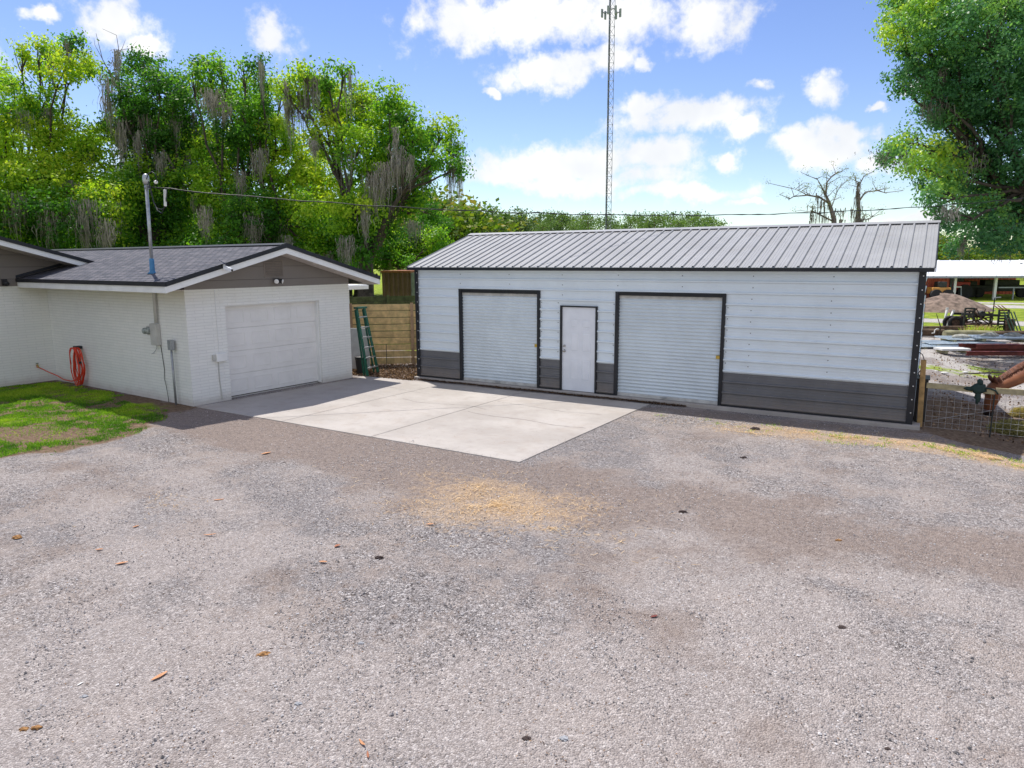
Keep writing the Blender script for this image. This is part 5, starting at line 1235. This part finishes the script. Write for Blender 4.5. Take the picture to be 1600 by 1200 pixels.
# garden wire mesh in front of the fence
def meshwire(mb, p0, p1, h, n, m, r_=.0022, z0=.02):
    p0, p1 = Vector(p0), Vector(p1)
    for i in range(n+1): q = p0.lerp(p1, i/n); mb.tube([q+Vector((0,0,z0)), q+Vector((0,0,h))], r_, 4, False)
    for j in range(m+1): z = z0+(h-z0)*j/m; mb.tube([p0+Vector((0,0,z)), p1+Vector((0,0,z))], r_, 4, False)
gm_ = thing('garden_mesh_fence', 'low black wire garden fence before the wooden boards', 'fence')
mb = MB(); meshwire(mb, (-13.9, 15.25, 0), (-13.25, 15.4, 0), .75, 8, 6, .0013); meshwire(mb, (-13.25, 15.4, 0), (-11.75, 16.3, 0), .72, 18, 6, .0013); mb.build('wire_mesh', 'dark_wire', gm_)
for p_ in ((-13.25, 15.4), (-12.4, 15.9), (-13.9, 15.25)): MB().tube([(p_[0], p_[1], 0), (p_[0], p_[1], .78)], .010, 6).build('stake', 'dark_wire', gm_)
# brown shipping container beyond
ca_, cb_ = at(597, 440, 38.5), at(641, 440, 38.0)
dv = cb_-ca_; an = math.atan2(dv.y, dv.x); Lc = dv.xy.length
sh_ = thing('shipping_container', 'brown corrugated metal container beyond the old fence beside the shed', 'container', (ca_.x, ca_.y, 0), an)
pts = []; x = 0
while x < Lc-.12: pts += [(x, 0), (x+.10, 0), (x+.14, .05), (x+.24, .05)]; x += .28
pts += [(Lc, 0), (Lc, 6), (0, 6)]
MB().prism(pts, 'z', .1, 2.5).build('corrugated_wall', 'container_brown', sh_)
MB().box(-.04, Lc+.04, -.05, 6.04, 2.5, 2.6).build('roof_edge', 'rust_edge', sh_)
MB().box(Lc+.002, Lc+.9, .1, .14, .1, 2.5).build('open_door', 'container_grey', sh_)
ts = at(560, 456, 62)
tsx = thing('tree_stump', 'dark tree stump on the bright lawn seen under the patio roof', 'stump', (ts.x, ts.y, 0))
MB().tube([(0,0,-.1),(0,.02,.3),(.03,0,.85)], [.55,.42,.38], 12).build('stump_wood', 'bark', tsx, smooth=True); MB().tube([(.6,0,0),(.55,0,.6),(.7,0,1.0)], .05, 5).build('side_shoot', 'bark', tsx)

# ------------------------------------------------------------------ right yard: fence, horse, hay
fp = thing('wire_fence', 'wire mesh horse fence with pine corner post and weathered top rail', 'fence', (0, 0, 0))
MB().box(-.045, .045, -.045, .045, -.1, 1.26, rotm(0, R(-1.5), 0), (.02, 15.0, 0)).build('corner_post', 'wood_post_pine', fp, bevel=.006)
E1, E2 = Vector((.10, 14.96, 0)), Vector((3.8, 14.80, 0))
rr0 = Vector((.07, 14.95, .80)); rdir = (E2-E1).normalized()
MB().bar(rr0, rr0+rdir*1.05+Vector((0,0,-.02)), .035, .10).build('rail', 'wood_rail', fp, bevel=.004)
MB().bar(rr0+rdir*1.06+Vector((0,0,.0)), rr0+rdir*3.7+Vector((0,0,.02)), .035, .10).build('rail', 'wood_rail', fp, bevel=.004)
MB().box(-.05, .05, -.05, .05, -.1, 1.2, None).build('end_post', 'wood_post_pine', fp, loc=tuple(E1+rdir*3.75))
mb = MB(); meshwire(mb, E1, E1+rdir*3.7, .74, 34, 7, .0020)
mb.tube([E1+Vector((0,0,.12)), E1+rdir*1.6+Vector((0,0,.62))], .003, 4, False); mb.build('wire_mesh', 'wire', fp)
MB().tube([E1+rdir*1.02+Vector((.0,-.02,-.05)), E1+rdir*1.02+Vector((0,-.02,.72))], .014, 6).build('steel_stake', 'dark_wire', fp)

hb = at(1545, 640, 14.7)
# horse: profile facing image left, head down
HX = Vector((math.cos(YAW), math.sin(YAW), 0)); HY = Vector((-HX.y, HX.x, 0))
hd = at(1550, 607, 14.7)
def make_horse():
    root = thing('horse', 'bay horse behind the wire fence lowering its head to eat hay', 'horse', (hd.x, hd.y, -.20), YAW)
    # local x = backwards along the body, y across
    J = [ # name, pos, radius(x,y), parent
        ('chest', (1.35, .25, 1.02), (.30, .27), None), ('barrel', (1.85, .28, .98), (.34, .31), 0), ('loin', (2.35, .3, 1.04), (.32, .28), 1), ('croup', (2.65, .3, 1.12), (.30, .27), 2), ('dock', (2.92, .3, 1.05), (.12, .12), 3),
        ('withers', (1.28, .24, 1.20), (.24, .18), 0), ('neck1', (.95, .18, 1.06), (.31, .18), 5), ('neck2', (.60, .10, .90), (.29, .16), 6), ('neck3', (.32, .04, .77), (.24, .14), 7), ('poll', (.09, 0, .69), (.19, .12), 8),
        ('brow', (.00, 0, .58), (.19, .12), 9), ('jaw', (.05, 0, .45), (.20, .11), 10), ('face', (-.01, 0, .32), (.15, .095), 11), ('nose', (-.01, 0, .18), (.115, .085), 12), ('muzzle', (-.01, 0, .10), (.11, .085), 13), ('lip', (.0, 0, .045), (.075, .07), 14),
        ('shoulderL', (1.25, .12, .82), (.15, .10), 0), ('elbowL', (1.32, .10, .66), (.10, .08), 16), ('kneeL', (1.30, .09, .42), (.055, .05), 17), ('fetL', (1.30, .09, .14), (.04, .035), 18), ('hoofL', (1.25, .09, .03), (.055, .05), 19),
        ('shoulderR', (1.30, .38, .82), (.15, .10), 0), ('elbowR', (1.42, .40, .66), (.10, .08), 21), ('kneeR', (1.50, .41, .42), (.055, .05), 22), ('fetR', (1.52, .41, .14), (.04, .035), 23), ('hoofR', (1.48, .41, .03), (.055, .05), 24),
        ('thighL', (2.62, .14, .85), (.18, .12), 3), ('stifleL', (2.52, .12, .70), (.13, .09), 26), ('hockL', (2.78, .12, .46), (.065, .05), 27), ('fetHL', (2.72, .12, .14), (.042, .038), 28), ('hoofHL', (2.66, .12, .03), (.055, .05), 29),
        ('thighR', (2.66, .44, .85), (.18, .12), 3), ('stifleR', (2.58, .46, .70), (.13, .09), 31), ('hockR', (2.88, .47, .46), (.065, .05), 32), ('fetHR', (2.84, .47, .14), (.042, .038), 33), ('hoofHR', (2.78, .47, .03), (.055, .05), 34)]
    me = bpy.data.meshes.new('horse_body'); me.from_pydata([j[1] for j in J], [(i, j[3]) for i, j in enumerate(J) if j[3] is not None], [])
    me.skin_vertices.new() if hasattr(me.skin_vertices, 'new') else None
    ob2 = bpy.data.objects.new('body', me); COL.objects.link(ob2); ob2.parent = root
    md = ob2.modifiers.new('skin', 'SKIN'); md.use_smooth_shade = True
    if not me.skin_vertices:
        bpy.context.view_layer.objects.active = ob2
    sv = me.skin_vertices[0].data
    for i, j in enumerate(J): sv[i].radius = j[2]; sv[i].use_root = (i == 0)
    s2 = ob2.modifiers.new('smooth', 'SUBSURF'); s2.levels = 2; s2.render_levels = 2
    # bake so that coat shading can follow the body
    dg = bpy.context.evaluated_depsgraph_get(); dg.update(); ev = ob2.evaluated_get(dg); m2 = bpy.data.meshes.new_from_object(ev)
    ob2.modifiers.clear(); ob2.data = m2; m2.materials.clear(); m2.materials.append(MATS['horse_coat'])
    n = len(m2.vertices); cv = np.zeros(n*3); m2.vertices.foreach_get('co', cv); cv = cv.reshape(-1, 3)
    tn = .60 + .7*(fbm(cv[:, 0]*4, cv[:, 2]*5+3)-.5); head = cv[:, 0] < .35
    tn = np.where(head, .62, tn); tn = np.where(head & (cv[:, 2] < .13), .07, tn); tn = np.where(head & (cv[:, 2] >= .13) & (cv[:, 2] < .22), .07+(cv[:, 2]-.13)*4.8, tn)
    tn = np.where((cv[:, 0] > 1.0) & (cv[:, 2] < .45), .12, tn); tn = np.where((cv[:, 0] > 1.0) & (cv[:, 2] < .09), .03, tn)
    a_ = m2.attributes.new('tint', 'FLOAT', 'POINT'); a_.data.foreach_set('value', tn.astype(np.float32))
    m2.polygons.foreach_set('use_smooth', [True]*len(m2.polygons))
    for s_ in (-1, 1):
        mb = MB(); mb.tube([(.05, s_*.05, .76), (.0, s_*.075, .83), (-.03, s_*.08, .88), (-.045, s_*.082, .92)], [.03, .042, .03, .006], 8)
        o3 = mb.build('ear', 'steel_red', root, smooth=True); o3.data.materials[0] = MATS['ear_brown']
        MB().blob((-.07, s_*.085, .56), (.022, .014, .022), 1, 0, 10, 8).build('eye', 'black_plastic', root, smooth=True)
        MB().blob((-.055, s_*.03, .10), (.012, .012, .018), 1, 0, 8, 6).build('nostril', 'black_plastic', root, smooth=True)
    # mane along the crest, hanging to the near side
    Vm, Tm = [], []; rr = random.Random(2); crest = [(.02,0,.83),(.30,.04,.99),(.62,.10,1.15),(.95,.18,1.32),(1.22,.24,1.42)]
    for k_ in range(420):
        q = rr.random()*3.99; i = int(q); f_ = q-i; p_ = Vector(crest[i]).lerp(Vector(crest[i+1]), f_); L_ = rr.uniform(.06, .14)
        p_ += Vector((rr.gauss(0,.012), rr.gauss(0,.015), rr.gauss(-.01,.012))); m_ = p_+Vector((rr.gauss(.0,.012), -.075, -.045)); e_ = m_+Vector((rr.gauss(.02,.02), -.025, -L_*.8)); w_ = Vector((.004, 0, .002))
        Vm += [[tuple(p_-w_), tuple(p_+w_), tuple(m_+w_), tuple(m_-w_)], [tuple(m_-w_), tuple(m_+w_), tuple(e_+w_*.4), tuple(e_-w_*.4)]]; t2 = rr.uniform(.15, .6); Tm += [t2, t2]
    quads_obj('mane', 'horse_coat', np.array(Vm), np.array(Tm), root)
    mb = MB(); mb.tube([(2.95,.3,1.08),(3.06,.3,.95),(3.1,.3,.6),(3.08,.3,.3)], [.05,.07,.08,.02], 8); mb.build('tail', 'black_plastic', root, smooth=True)
    # halter
    ht = MB()
    def ring(cx, cz, rx, ry, tilt): 
        pts = [(cx+rx*math.cos(a_*math.pi/8), ry*math.sin(a_*math.pi/8), cz+tilt*math.cos(a_*math.pi/8)) for a_ in range(17)]; ht.tube(pts, .009, 5, False)
    ring(-.0, .27, .088, .068, .01); ring(.03, .60, .135, .10, .08)
    for s_ in (-1, 1): ht.tube([(.02, s_*.075, .27), (.05, s_*.095, .42), (.04, s_*.098, .58)], .009, 5, False)
    ht.build('halter', 'panel_green', root)
    return root
simple('dark_teal', (.012,.035,.032), .7)
simple('ear_brown', (.10,.035,.02), .6)
horse = make_horse()
# dark bundle on the rail
kb = rr0+rdir*.80
hg = thing('halter_bundle', 'dark green halter and rope bundle hung over the fence rail beside the horse', 'halter', (kb.x, kb.y, 0), math.atan2(rdir.y, rdir.x))
mb = MB(); mb.blob((0,-.03,.82),(.11,.035,.09),3,.3,10,8); mb.blob((.02,-.035,.93),(.05,.025,.06),4,.3); mb.blob((0,-.035,.68),(.045,.025,.14),5,.3); mb.blob((-.13,-.03,.80),(.08,.02,.035),6,.3); mb.build('cloth_bundle', 'dark_teal', hg, smooth=True)
MB().tube([(.08,-.03,.84),(.18,-.035,.83),(.26,-.035,.80),(.30,-.03,.74)], .016, 6).build('rope', 'dark_teal', hg, smooth=True)
# hay
def haypile(label, px, py, rx, ry, rz, n, tl, name='hay_pile'):
    p_ = gr(px, py, -.2); rg = np.random.default_rng(px); root = thing(name, label, 'hay', (p_.x, p_.y, -.21), YAW)
    a_ = rg.uniform(0, 6.28, n); q = np.sqrt(rg.random(n)); h_ = np.sqrt(np.clip(1-q*q, 0, 1))*rz*rg.uniform(.75, 1.05, n)
    P = np.stack([np.cos(a_)*q*rx, np.sin(a_)*q*ry, h_], 1); d_ = rg.normal(size=(n,3))*np.array([1,1,.35]); d_ /= np.linalg.norm(d_, axis=1)[:, None]
    L_ = rg.uniform(.03, .10, n)[:, None]; e_ = np.cross(d_, rg.normal(size=(n,3))); e_ /= np.linalg.norm(e_, axis=1)[:, None]; e_ *= .004
    V4 = np.stack([P-d_*L_-e_, P+d_*L_-e_, P+d_*L_+e_, P-d_*L_+e_], 1); V4[..., 2] = np.maximum(V4[..., 2], .004)
    quads_obj('loose_stems', 'hay', V4, np.clip(tl+rg.normal(0, .2, n), 0, 1), root)
    mb = MB(); mb.blob((0,0,0), (rx*.86, ry*.86, rz*.8), px, .1, 16, 10); o_ = mb.build('mound', 'wood_rail', root, smooth=True)
haypile('grey green hay mound under the muzzle of the horse', 1580, 678, .42, .32, .24, 5000, .30)
haypile('small golden flake of hay at the right picture edge behind the mound', 1598, 650, .20, .18, .17, 2500, .75)

# ---- yard debris
def lie(px, py): return gr(px, py)
def bar_thing(name, label, cat, mat, p0, p1, w_, h_, group=None, part='beam'):
    r_ = thing(name, label, cat, p0, 0, group); MB().bar((0,0,0), p1-p0, w_, h_).build(part, mat, r_, bevel=.004); return r_
def pole(label, x0, x1, y, mat, r_, zz=0):
    p0, p1 = lie(x0, y), lie(x1, y); t_ = thing('utility_pole_log', label, 'log', p0, 0, 'old poles lying in the yard'); dv = p1-p0; 
    MB().tube([Vector((0,0,r_+zz)), dv*.5+Vector((0,0,r_+zz+.02)), dv+Vector((0,0,r_+zz))], [r_, r_*.97, r_*.92], 14, False).build('log', mat, t_, smooth=True)
    for q, k_ in ((Vector((0,0,r_+zz)), r_), (dv+Vector((0,0,r_+zz)), r_*.92)):
        u_ = dv.normalized()*.01; MB().tube([q-u_, q+u_], k_*.98, 14).build('cut_end', 'log_pale', t_)
pole('dark weathered pole lying at the left end behind the metal sheets', 1400, 1473, 526, 'log_dark', .16)
pole('pale greenish pole lying in the middle behind the metal sheets', 1475, 1551, 529, 'log_pale', .16)
pole('dark pole lying at the right end behind the metal sheets', 1552, 1680, 530, 'log_dark', .16)
pole('thin brown pole lying farthest back behind the other poles', 1440, 1560, 516, 'log_dark', .09)
rr = random.Random(8)
for k_, (x0, x1, y, dz, lab) in enumerate([(1425,1530,543,.0,'grey metal sheet at the bottom of the yard pile'),(1445,1560,542,.08,'blue grey metal sheet second from the bottom of the pile'),(1470,1600,540,.20,'pale metal sheet with stones on its left end'),(1515,1640,541,.26,'top pale metal sheet reaching the right edge')]):
    p0, p1 = lie(x0, y), lie(x1, y); dv = p1-p0; t_ = thing('metal_sheet', lab, 'metal sheet', (p0.x, p0.y, 0), math.atan2(dv.y, dv.x), 'metal sheets stacked in the yard')
    L_ = dv.length; prf = [(-.45,0)]; x = -.45
    while x < .4: prf += [(x+.06,0),(x+.08,.03),(x+.12,.03),(x+.14,0)]; x += .2
    prf += [(.45,0),(.45,-.015),(-.45,-.015)]
    MB().prism([(a_, b_+.08+dz) for a_, b_ in prf], 'x', 0, L_).build('corrugated_sheet', 'sheet_metal', t_)
    MB().box(.2, .3, -.42, .42, 0 if k_ == 0 else .02+dz-.06, .063+dz).build('wood_spacer', 'log_pale', t_); MB().box(L_-.4, L_-.3, -.42, .42, 0 if k_ == 0 else .02+dz-.06, .063+dz).build('wood_spacer', 'log_pale', t_)
for k_, (px, z_, lab) in enumerate([(1500,.31,'rounded grey block on the pile, leftmost of three'),(1545,.37,'rounded grey block on the pile, middle of three'),(1580,.37,'speckled grey block on the pile, rightmost of three')]):
    p_ = lie(px, 541); t_ = MB(); t_.blob((0,0,0), (.30,.2,.09), k_, .12, 14, 8); t_.blob((.05,.02,.05), (.2,.13,.05), k_+4, .12, 12, 7); tag(t_.build('weight_block', 'block_grey', None, True, (p_.x, p_.y, z_+.03), .5), lab, 'block', 'grey blocks weighing down the sheets')
for k_, (x0, x1, y, dz, lab) in enumerate([(1498,1640,550,.05,'dark red steel beam, rear one on the bottom row'),(1510,1640,555,.05,'dark red steel beam lying nearest the camera in the yard'),(1497,1590,549,.19,'dark red steel beam, upper left on the red stack'),(1525,1650,551,.20,'dark red steel beam, upper right on the red stack')]):
    p0, p1 = lie(x0, y), lie(x1, y); dv = p1-p0; t_ = thing('steel_beam', lab, 'steel beam', (p0.x, p0.y, 0), math.atan2(dv.y, dv.x), 'red steel beams in the yard')
    MB().box(0, dv.length, -.008, .008, dz-.04, dz+.06).build('web', 'steel_red', t_); MB().box(0, dv.length, -.07, .07, dz+.06, dz+.075).build('flange', 'steel_red', t_); MB().box(0, dv.length, -.07, .07, dz-.053, dz-.04).build('flange', 'steel_red', t_)
p_ = lie(1488, 551); t_ = thing('white_board', 'white board lying flat at the left end of the red beams', 'board', (p_.x, p_.y, 0), YAW); MB().box(-.5,.45,-.25,.25,.10,.16).build('board', 'board_white', t_); MB().box(-.4,-.3,-.25,.25,0,.10).build('support', 'log_pale', t_); MB().box(.3,.4,-.25,.25,0,.10).build('support', 'log_pale', t_)
p_ = lie(1467, 533); t_ = thing('plastic_pipe', 'curved white plastic pipe sticking up behind the metal sheets', 'pipe', (p_.x, p_.y, 0), YAW); MB().tube([(-.3,0,.3),(-.2,0,.32),(-.2,0,.42),(-.13,0,.47),(-.05,0,.46)], .02, 8).build('pipe', 'board_white', t_, smooth=True)
p_ = lie(1466, 527); t_ = thing('dead_stick', 'bent dead stick standing up beside the dark pole', 'stick', (p_.x, p_.y, 0)); MB().tube([(0,0,0),(.05,0,.4),(-.02,0,.6),(-.15,0,.95)], [.03,.03,.02,.01], 6).build('stick', 'bark', t_)
# harrow and racks
D_ = 32.0
def yp(px, py): return lie(px, py)
b0 = yp(1540, 516); tr_ = thing('farm_trailer', 'low dark implement trailer with a slatted rack at each end', 'trailer', (b0.x, b0.y, 0), YAW)
S = 1/ (FPX/ (b0-Vector((0,0,CAMH))).dot(_fw))      # metres per pixel there
def X_(px): return (px-1540)*S
def Z_(py): return max(0, (516-py)*S)
MB().bar((X_(1500),0,Z_(491)), (X_(1560),0,Z_(493)), .08, .1).build('main_beam', 'machine_dark', tr_); MB().bar((X_(1503),.9,Z_(492)), (X_(1562),.9,Z_(494)), .08, .1).build('main_beam', 'machine_dark', tr_)
for xa, xb, yt, yb in ((1505, 1519, 481, 500), (1558, 1573, 484, 515)):
    rk = MB(); n = 4 if yb < 505 else 7
    for x in (xa, xb): rk.bar((X_(x),0,Z_(yb)), (X_(x),0,Z_(yt)), .06, .06)
    for i in range(n): z = Z_(yt+1)+(Z_(yb)-Z_(yt+1))*i/n; rk.bar((X_(xa),0,z), (X_(xb),0,z), .04, .07)
    rk.build('slatted_rack', 'machine_dark', tr_)
for x in (1507, 1548, 1571): MB().bar((X_(x),.1,0), (X_(x),.1,Z_(492)), .06, .06).build('leg', 'machine_dark', tr_)
MB().box(X_(1508), X_(1570), .0, .9, Z_(508), Z_(507)+.02).build('platform', 'rusty_iron', tr_)
jk = thing('rusty_implement', 'tangled rusty farm implement sitting on the trailer between its racks', 'farm implement', (b0.x, b0.y, 0), YAW)
mb = MB(); rr = random.Random(31)
for k_ in range(34):
    x = rr.uniform(1518, 1552); z = Z_(rr.uniform(492, 508)); mb.bar((X_(x), rr.uniform(-.2,.8), z), (X_(x+rr.uniform(-14,14)), rr.uniform(-.2,.8), max(.05, z+rr.uniform(-.35,.35))), .05, .05)
mb.build('tines', 'rusty_iron', jk)
mb = MB(); mb.lathe([(.05,-.12),(.15,-.1),(.17,0),(.15,.1),(.05,.12)], 14, (X_(1535), .2, Z_(492)), rotm(math.pi/2)); mb.build('hub_drum', 'machine_dark', jk)
mb = MB(); mb.tube([(X_(1530),.2,Z_(488)), (X_(1526),.2,Z_(482))], .02, 5); mb.tube([(X_(1540),.2,Z_(488)), (X_(1541),.2,Z_(483))], .02, 5); mb.build('levers', 'rusty_iron', jk)
for k_, (px, py, lab) in enumerate([(1484,514,'worn black tyre standing at the left end of the trailer, leftmost'),(1492,515,'worn tyre standing against its neighbour, middle one'),(1500,514,'worn reddish tyre closest to the trailer rack')]):
    p_ = yp(px, py); t_ = thing('old_tyre', lab, 'tyre', (p_.x, p_.y, .30), YAW+1.0+.3*k_, 'old tyres by the trailer')
    ring = MB(); pr = []
    for i in range(24):
        a_ = 2*math.pi*i/24
        for j in range(8):
            b_ = 2*math.pi*j/8; rr_ = .235+.075*math.cos(b_); pr.append((.085*math.sin(b_), rr_*math.cos(a_), rr_*math.sin(a_)))
    ring.add(pr, [(i*8+j, i*8+(j+1) % 8, ((i+1) % 24)*8+(j+1) % 8, ((i+1) % 24)*8+j) for i in range(24) for j in range(8)])
    ring.build('tyre', 'rubber' if k_ < 2 else 'rusty_iron', t_, smooth=True); MB().lathe([(.16,-.05),(.13,0),(.16,.05)], 14, (0,0,0), rotm(0, math.pi/2)).build('rim', 'rusty_iron', t_)
for k_, (xa, ya, xb, yb, lab) in enumerate([(1474,513,1477,481,'white pole standing upright beside the old tyres'),(1478,514,1487,485,'white pole leaning right beside the old tyres')]):
    p_ = yp(xa, ya); t_ = thing('white_pole', lab, 'pole', (p_.x, p_.y, 0), YAW); MB().tube([(0,0,0), ((xb-xa)*S, 0, (ya-yb)*S)], .05, 8).build('pole', 'board_white', t_, smooth=True); MB().tube([((xb-xa)*S, 0, (ya-yb)*S-.06), ((xb-xa)*S*1.02, 0, (ya-yb)*S+.03)], .06, 8).build('cap', 'board_white', t_)
p_ = yp(1588, 519); gp_ = thing('green_gate_panels', 'dark green metal panels leaning beside the right slatted rack', 'panel', (p_.x, p_.y, 0), YAW)
for k_ in range(4): MB().bar(((-.2+k_*.14),0,0), ((-.45+k_*.14),.25,.86), .11, .03).build('panel', 'panel_green', gp_)
for k_ in range(3): MB().bar(((-.62+k_*.14),.2,.92), ((-.88+k_*.16),.3,1.12), .10, .03).build('rusty_panel', 'rust_edge', gp_)
p_ = yp(1577, 517); t_ = thing('rusty_drum', 'rust brown drum standing between the rack and the green panels', 'drum', (p_.x, p_.y, 0)); MB().lathe([(.18,0),(.18,.28),(.19,.29),(.19,.31),(.18,.32),(.18,.5),(.05,.52)], 14).build('drum_body', 'rusty_iron', t_); MB().lathe([(.19,.5),(.19,.52)],14).build('rim', 'rusty_iron', t_)
p_ = yp(1556, 512); t_ = thing('light_pole', 'thin black post with a small crossarm rising over the trailer', 'post', (p_.x, p_.y, 0), YAW); MB().tube([(0,.3,0),(0,.3,1.35)], .025, 6).build('post', 'machine_dark', t_); MB().bar((-.1,.3,1.33),(.28,.3,1.36),.04,.04).build('crossarm', 'metal_grey', t_)
p_ = yp(1531, 520); rg = np.random.default_rng(77); n = 900
wd = thing('yellow_weed', 'yellow green weed clump growing before the trailer', 'plant', (p_.x, p_.y, 0), YAW)
P = np.stack([rg.normal(0,.3,n), rg.normal(0,.12,n), np.zeros(n)], 1); quads_obj('leaves', 'straw_bits', clump_quads(P[:300], .3, .012, rg, .4), rg.random(300), wd); quads_obj('leaves', 'lawn_blade', clump_quads(P[300:], .26, .012, rg, .5), rg.uniform(.6, 1, n-300), wd)
# dirt pile
p_ = gr(1466, 484); mb = MB(); nu, nv = 40, 14; vs = []; fs = []
for i in range(nv+1):
    for j in range(nu):
        a_ = 2*math.pi*j/nu; q = i/nv; x = 3.2*q*math.cos(a_); y = 2.6*q*math.sin(a_); h_ = .8*max(0, 1-q**1.6)*(1+.25*math.cos(a_+1)) + .25*float(fbm(np.array([x*1.3+9]), np.array([y*1.3]))[0])*(1-q)
        vs.append((x, y, h_-.03))
for i in range(nv):
    for j in range(nu): fs.append((i*nu+j, (i+1)*nu+j, (i+1)*nu+(j+1) % nu, i*nu+(j+1) % nu))
mb.add(vs, fs); tag(mb.build('dirt_pile', 'dirt_pile', None, True, (p_.x, p_.y, 0), YAW), 'brown soil mound between the shed corner and the barn', 'dirt pile')
# barn
bA, bB = gr(1440, 468.5), gr(1700, 468.5); dv = bB-bA; an = math.atan2(dv.y, dv.x); barn = thing('pole_barn', 'long open red pole barn with a bright white metal roof', 'barn', (bA.x, bA.y, 0), an)
sB = 1/(FPX/(bA-Vector((0,0,CAMH))).dot(_fw)); BX = lambda px: (px-1440)*sB; BZ = lambda py: (468.5-py)*sB
LB_ = dv.length; DB = 9.0; he = BZ(433.5)
wlb = MB(); prf = []
def rib_wall(mb, x0, x1, y, z0, z1, flip=1):
    pts = []; x = x0
    while x < x1-.25: pts += [(x, y), (x+.18, y), (x+.21, y-.04*flip), (x+.27, y-.04*flip)]; x += .3
    pts.append((x1, y)); vs = []; fs = []
    for a_, b_ in pts: vs += [(a_, b_, z0), (a_, b_, z1)]
    for i in range(len(pts)-1): fs.append((2*i, 2*i+2, 2*i+3, 2*i+1))
    mb.add(vs, fs)
rib_wall(wlb, -3, LB_, DB, 0, he+.3); rib_wall(wlb, -3, BX(1484), .12, 0, he+.0)
wlb.box(-3.05, -3, 0, DB, 0, he+.3); wlb.build('wall', 'barn_red', barn)
rb = MB(); zt = he+(433-410)*sB*1.10
rb.prism([(-.6, he), (DB*.5, he+1.15), (DB+.6, he), (DB+.6, he+.09), (DB*.5, he+1.25), (-.6, he+.09)], 'x', -3.2, LB_); 
k_ = -3.2
while k_ < LB_: rb.prism([(-.6, he+.09), (DB*.5, he+1.25), (DB*.5, he+1.29), (-.6, he+.13)], 'x', k_, k_+.07); k_ += .9
rb.build('roof', 'barn_roof', barn)
MB().box(-3.2, LB_, -.63, -.605, he-.06, he+.09).build('fascia_trim', 'container_grey', barn)
for px in (1482, 1488, 1548, 1612, 1676): MB().box(BX(px)-.09, BX(px)+.09, .0, .18, 0, he+.05).build('post', 'trim_white' if px != 1482 else 'machine_dark', barn)
gt = thing('farm_gate', 'pale tube rails closing the right bays of the barn', 'gate', (bA.x, bA.y, 0), an); MB().bar((BX(1552),-.05,BZ(449.5)), (LB_,-.05,BZ(449.5)), .07, .09).build('rail', 'container_grey', gt)
for px in (1574, 1625): MB().bar((BX(px),-.05,0), (BX(px),-.05,BZ(449.5)), .08, .08).build('post', 'container_grey', gt)
def machine(name, label, cat, px, y, w_, h_, mat, seat=True):
    r_ = thing(name, label, cat, (bA.x+math.cos(an)*BX(px)-math.sin(an)*y, bA.y+math.sin(an)*BX(px)+math.cos(an)*y, 0), an)
    MB().box(-w_/2, w_/2, -.5, .5, h_*.35, h_*.7).build('body', mat, r_, bevel=.05); MB().box(-w_*.15, w_*.3, -.4, .4, h_*.7, h_).build('cab', 'machine_dark', r_, bevel=.05)
    for x in (-w_*.32, w_*.32): MB().lathe([(h_*.3,-.15),(h_*.3,.15)], 14, (x, -.5, h_*.3), rotm(math.pi/2)).build('wheel', 'rubber', r_)
machine('tractor', 'dark red tractor parked in the barn bay beside the first post', 'tractor', 1499, 1.5, 2.2, 1.9, 'tractor_red')
machine('skid_loader', 'orange and black loader behind the soil mound at the left barn wall', 'loader', 1457, -.7, 1.3, 1.4, 'machine_orange')
machine('farm_machine', 'dark low machine in the middle barn bay', 'machine', 1530, 4, 5.0, 1.3, 'machine_dark')
machine('hay_wagon', 'long dark wagon behind the pale rails of the barn', 'wagon', 1590, 4, 6.0, 1.4, 'machine_dark')
fr_ = thing('ladder_frame', 'pale ladder frame leaning beside the red tractor', 'frame', (bA.x, bA.y, 0), an)
for x in (1491, 1503): MB().bar((BX(x),.4,0),(BX(x),.6,BZ(448)),.07,.07).build('upright', 'container_grey', fr_)
for z in (449, 463): MB().bar((BX(1491),.55,BZ(z)),(BX(1503),.55,BZ(z)),.08,.1).build('rung', 'board_white', fr_)
# sticks and stones of the horse yard
yr = thing('fallen_branch', 'long thin dead branch lying across the horse yard', 'branch', gr(1560, 588)); MB().tube([(-.9,-.3,.03),(-.5,-.12,.06),(0,.05,.1),(.5,.25,.08),(1.0,.4,.03)], [.012,.02,.022,.016,.008], 6).build('branch', 'bark', yr); MB().tube([(0,.05,.1),(.3,-.1,.12)], [.012,.006], 5).build('twig', 'bark', yr)
for k_, (px, py, r_, lab) in enumerate([(1476,583,.10,'pale flat stone in the yard, nearest the fence post'),(1508,582,.09,'pale stone in the yard right of the flat one'),(1462,580,.04,'small white stone close to the pine post'),(1546,588,.06,'brown chunk of wood under the fallen branch')]):
    p_ = gr(px, py); mb = MB(); mb.blob((0,0,0), (r_, r_*.7, r_*.3), k_+3, .2, 9, 6); tag(mb.build('stone' if k_ < 3 else 'wood_chunk', 'board_white' if k_ < 3 else 'bark', None, True, (p_.x, p_.y, r_*.1), YAW), lab, 'stone' if k_ < 3 else 'wood')
n = 5200; yx = rg.uniform(.2, 9, n); yy = 15.2+rg.random(n)**1.5*18
yq = quads_obj('yard_litter', 'litter', leaf_quads(np.stack([yx, yy, gz(yx, yy)+.012], 1), .055, rg), np.clip(rg.normal(.55,.35,n),0,1)); tag(yq, 'bark chips and dry bits strewn over the horse yard', 'litter', kind='stuff')
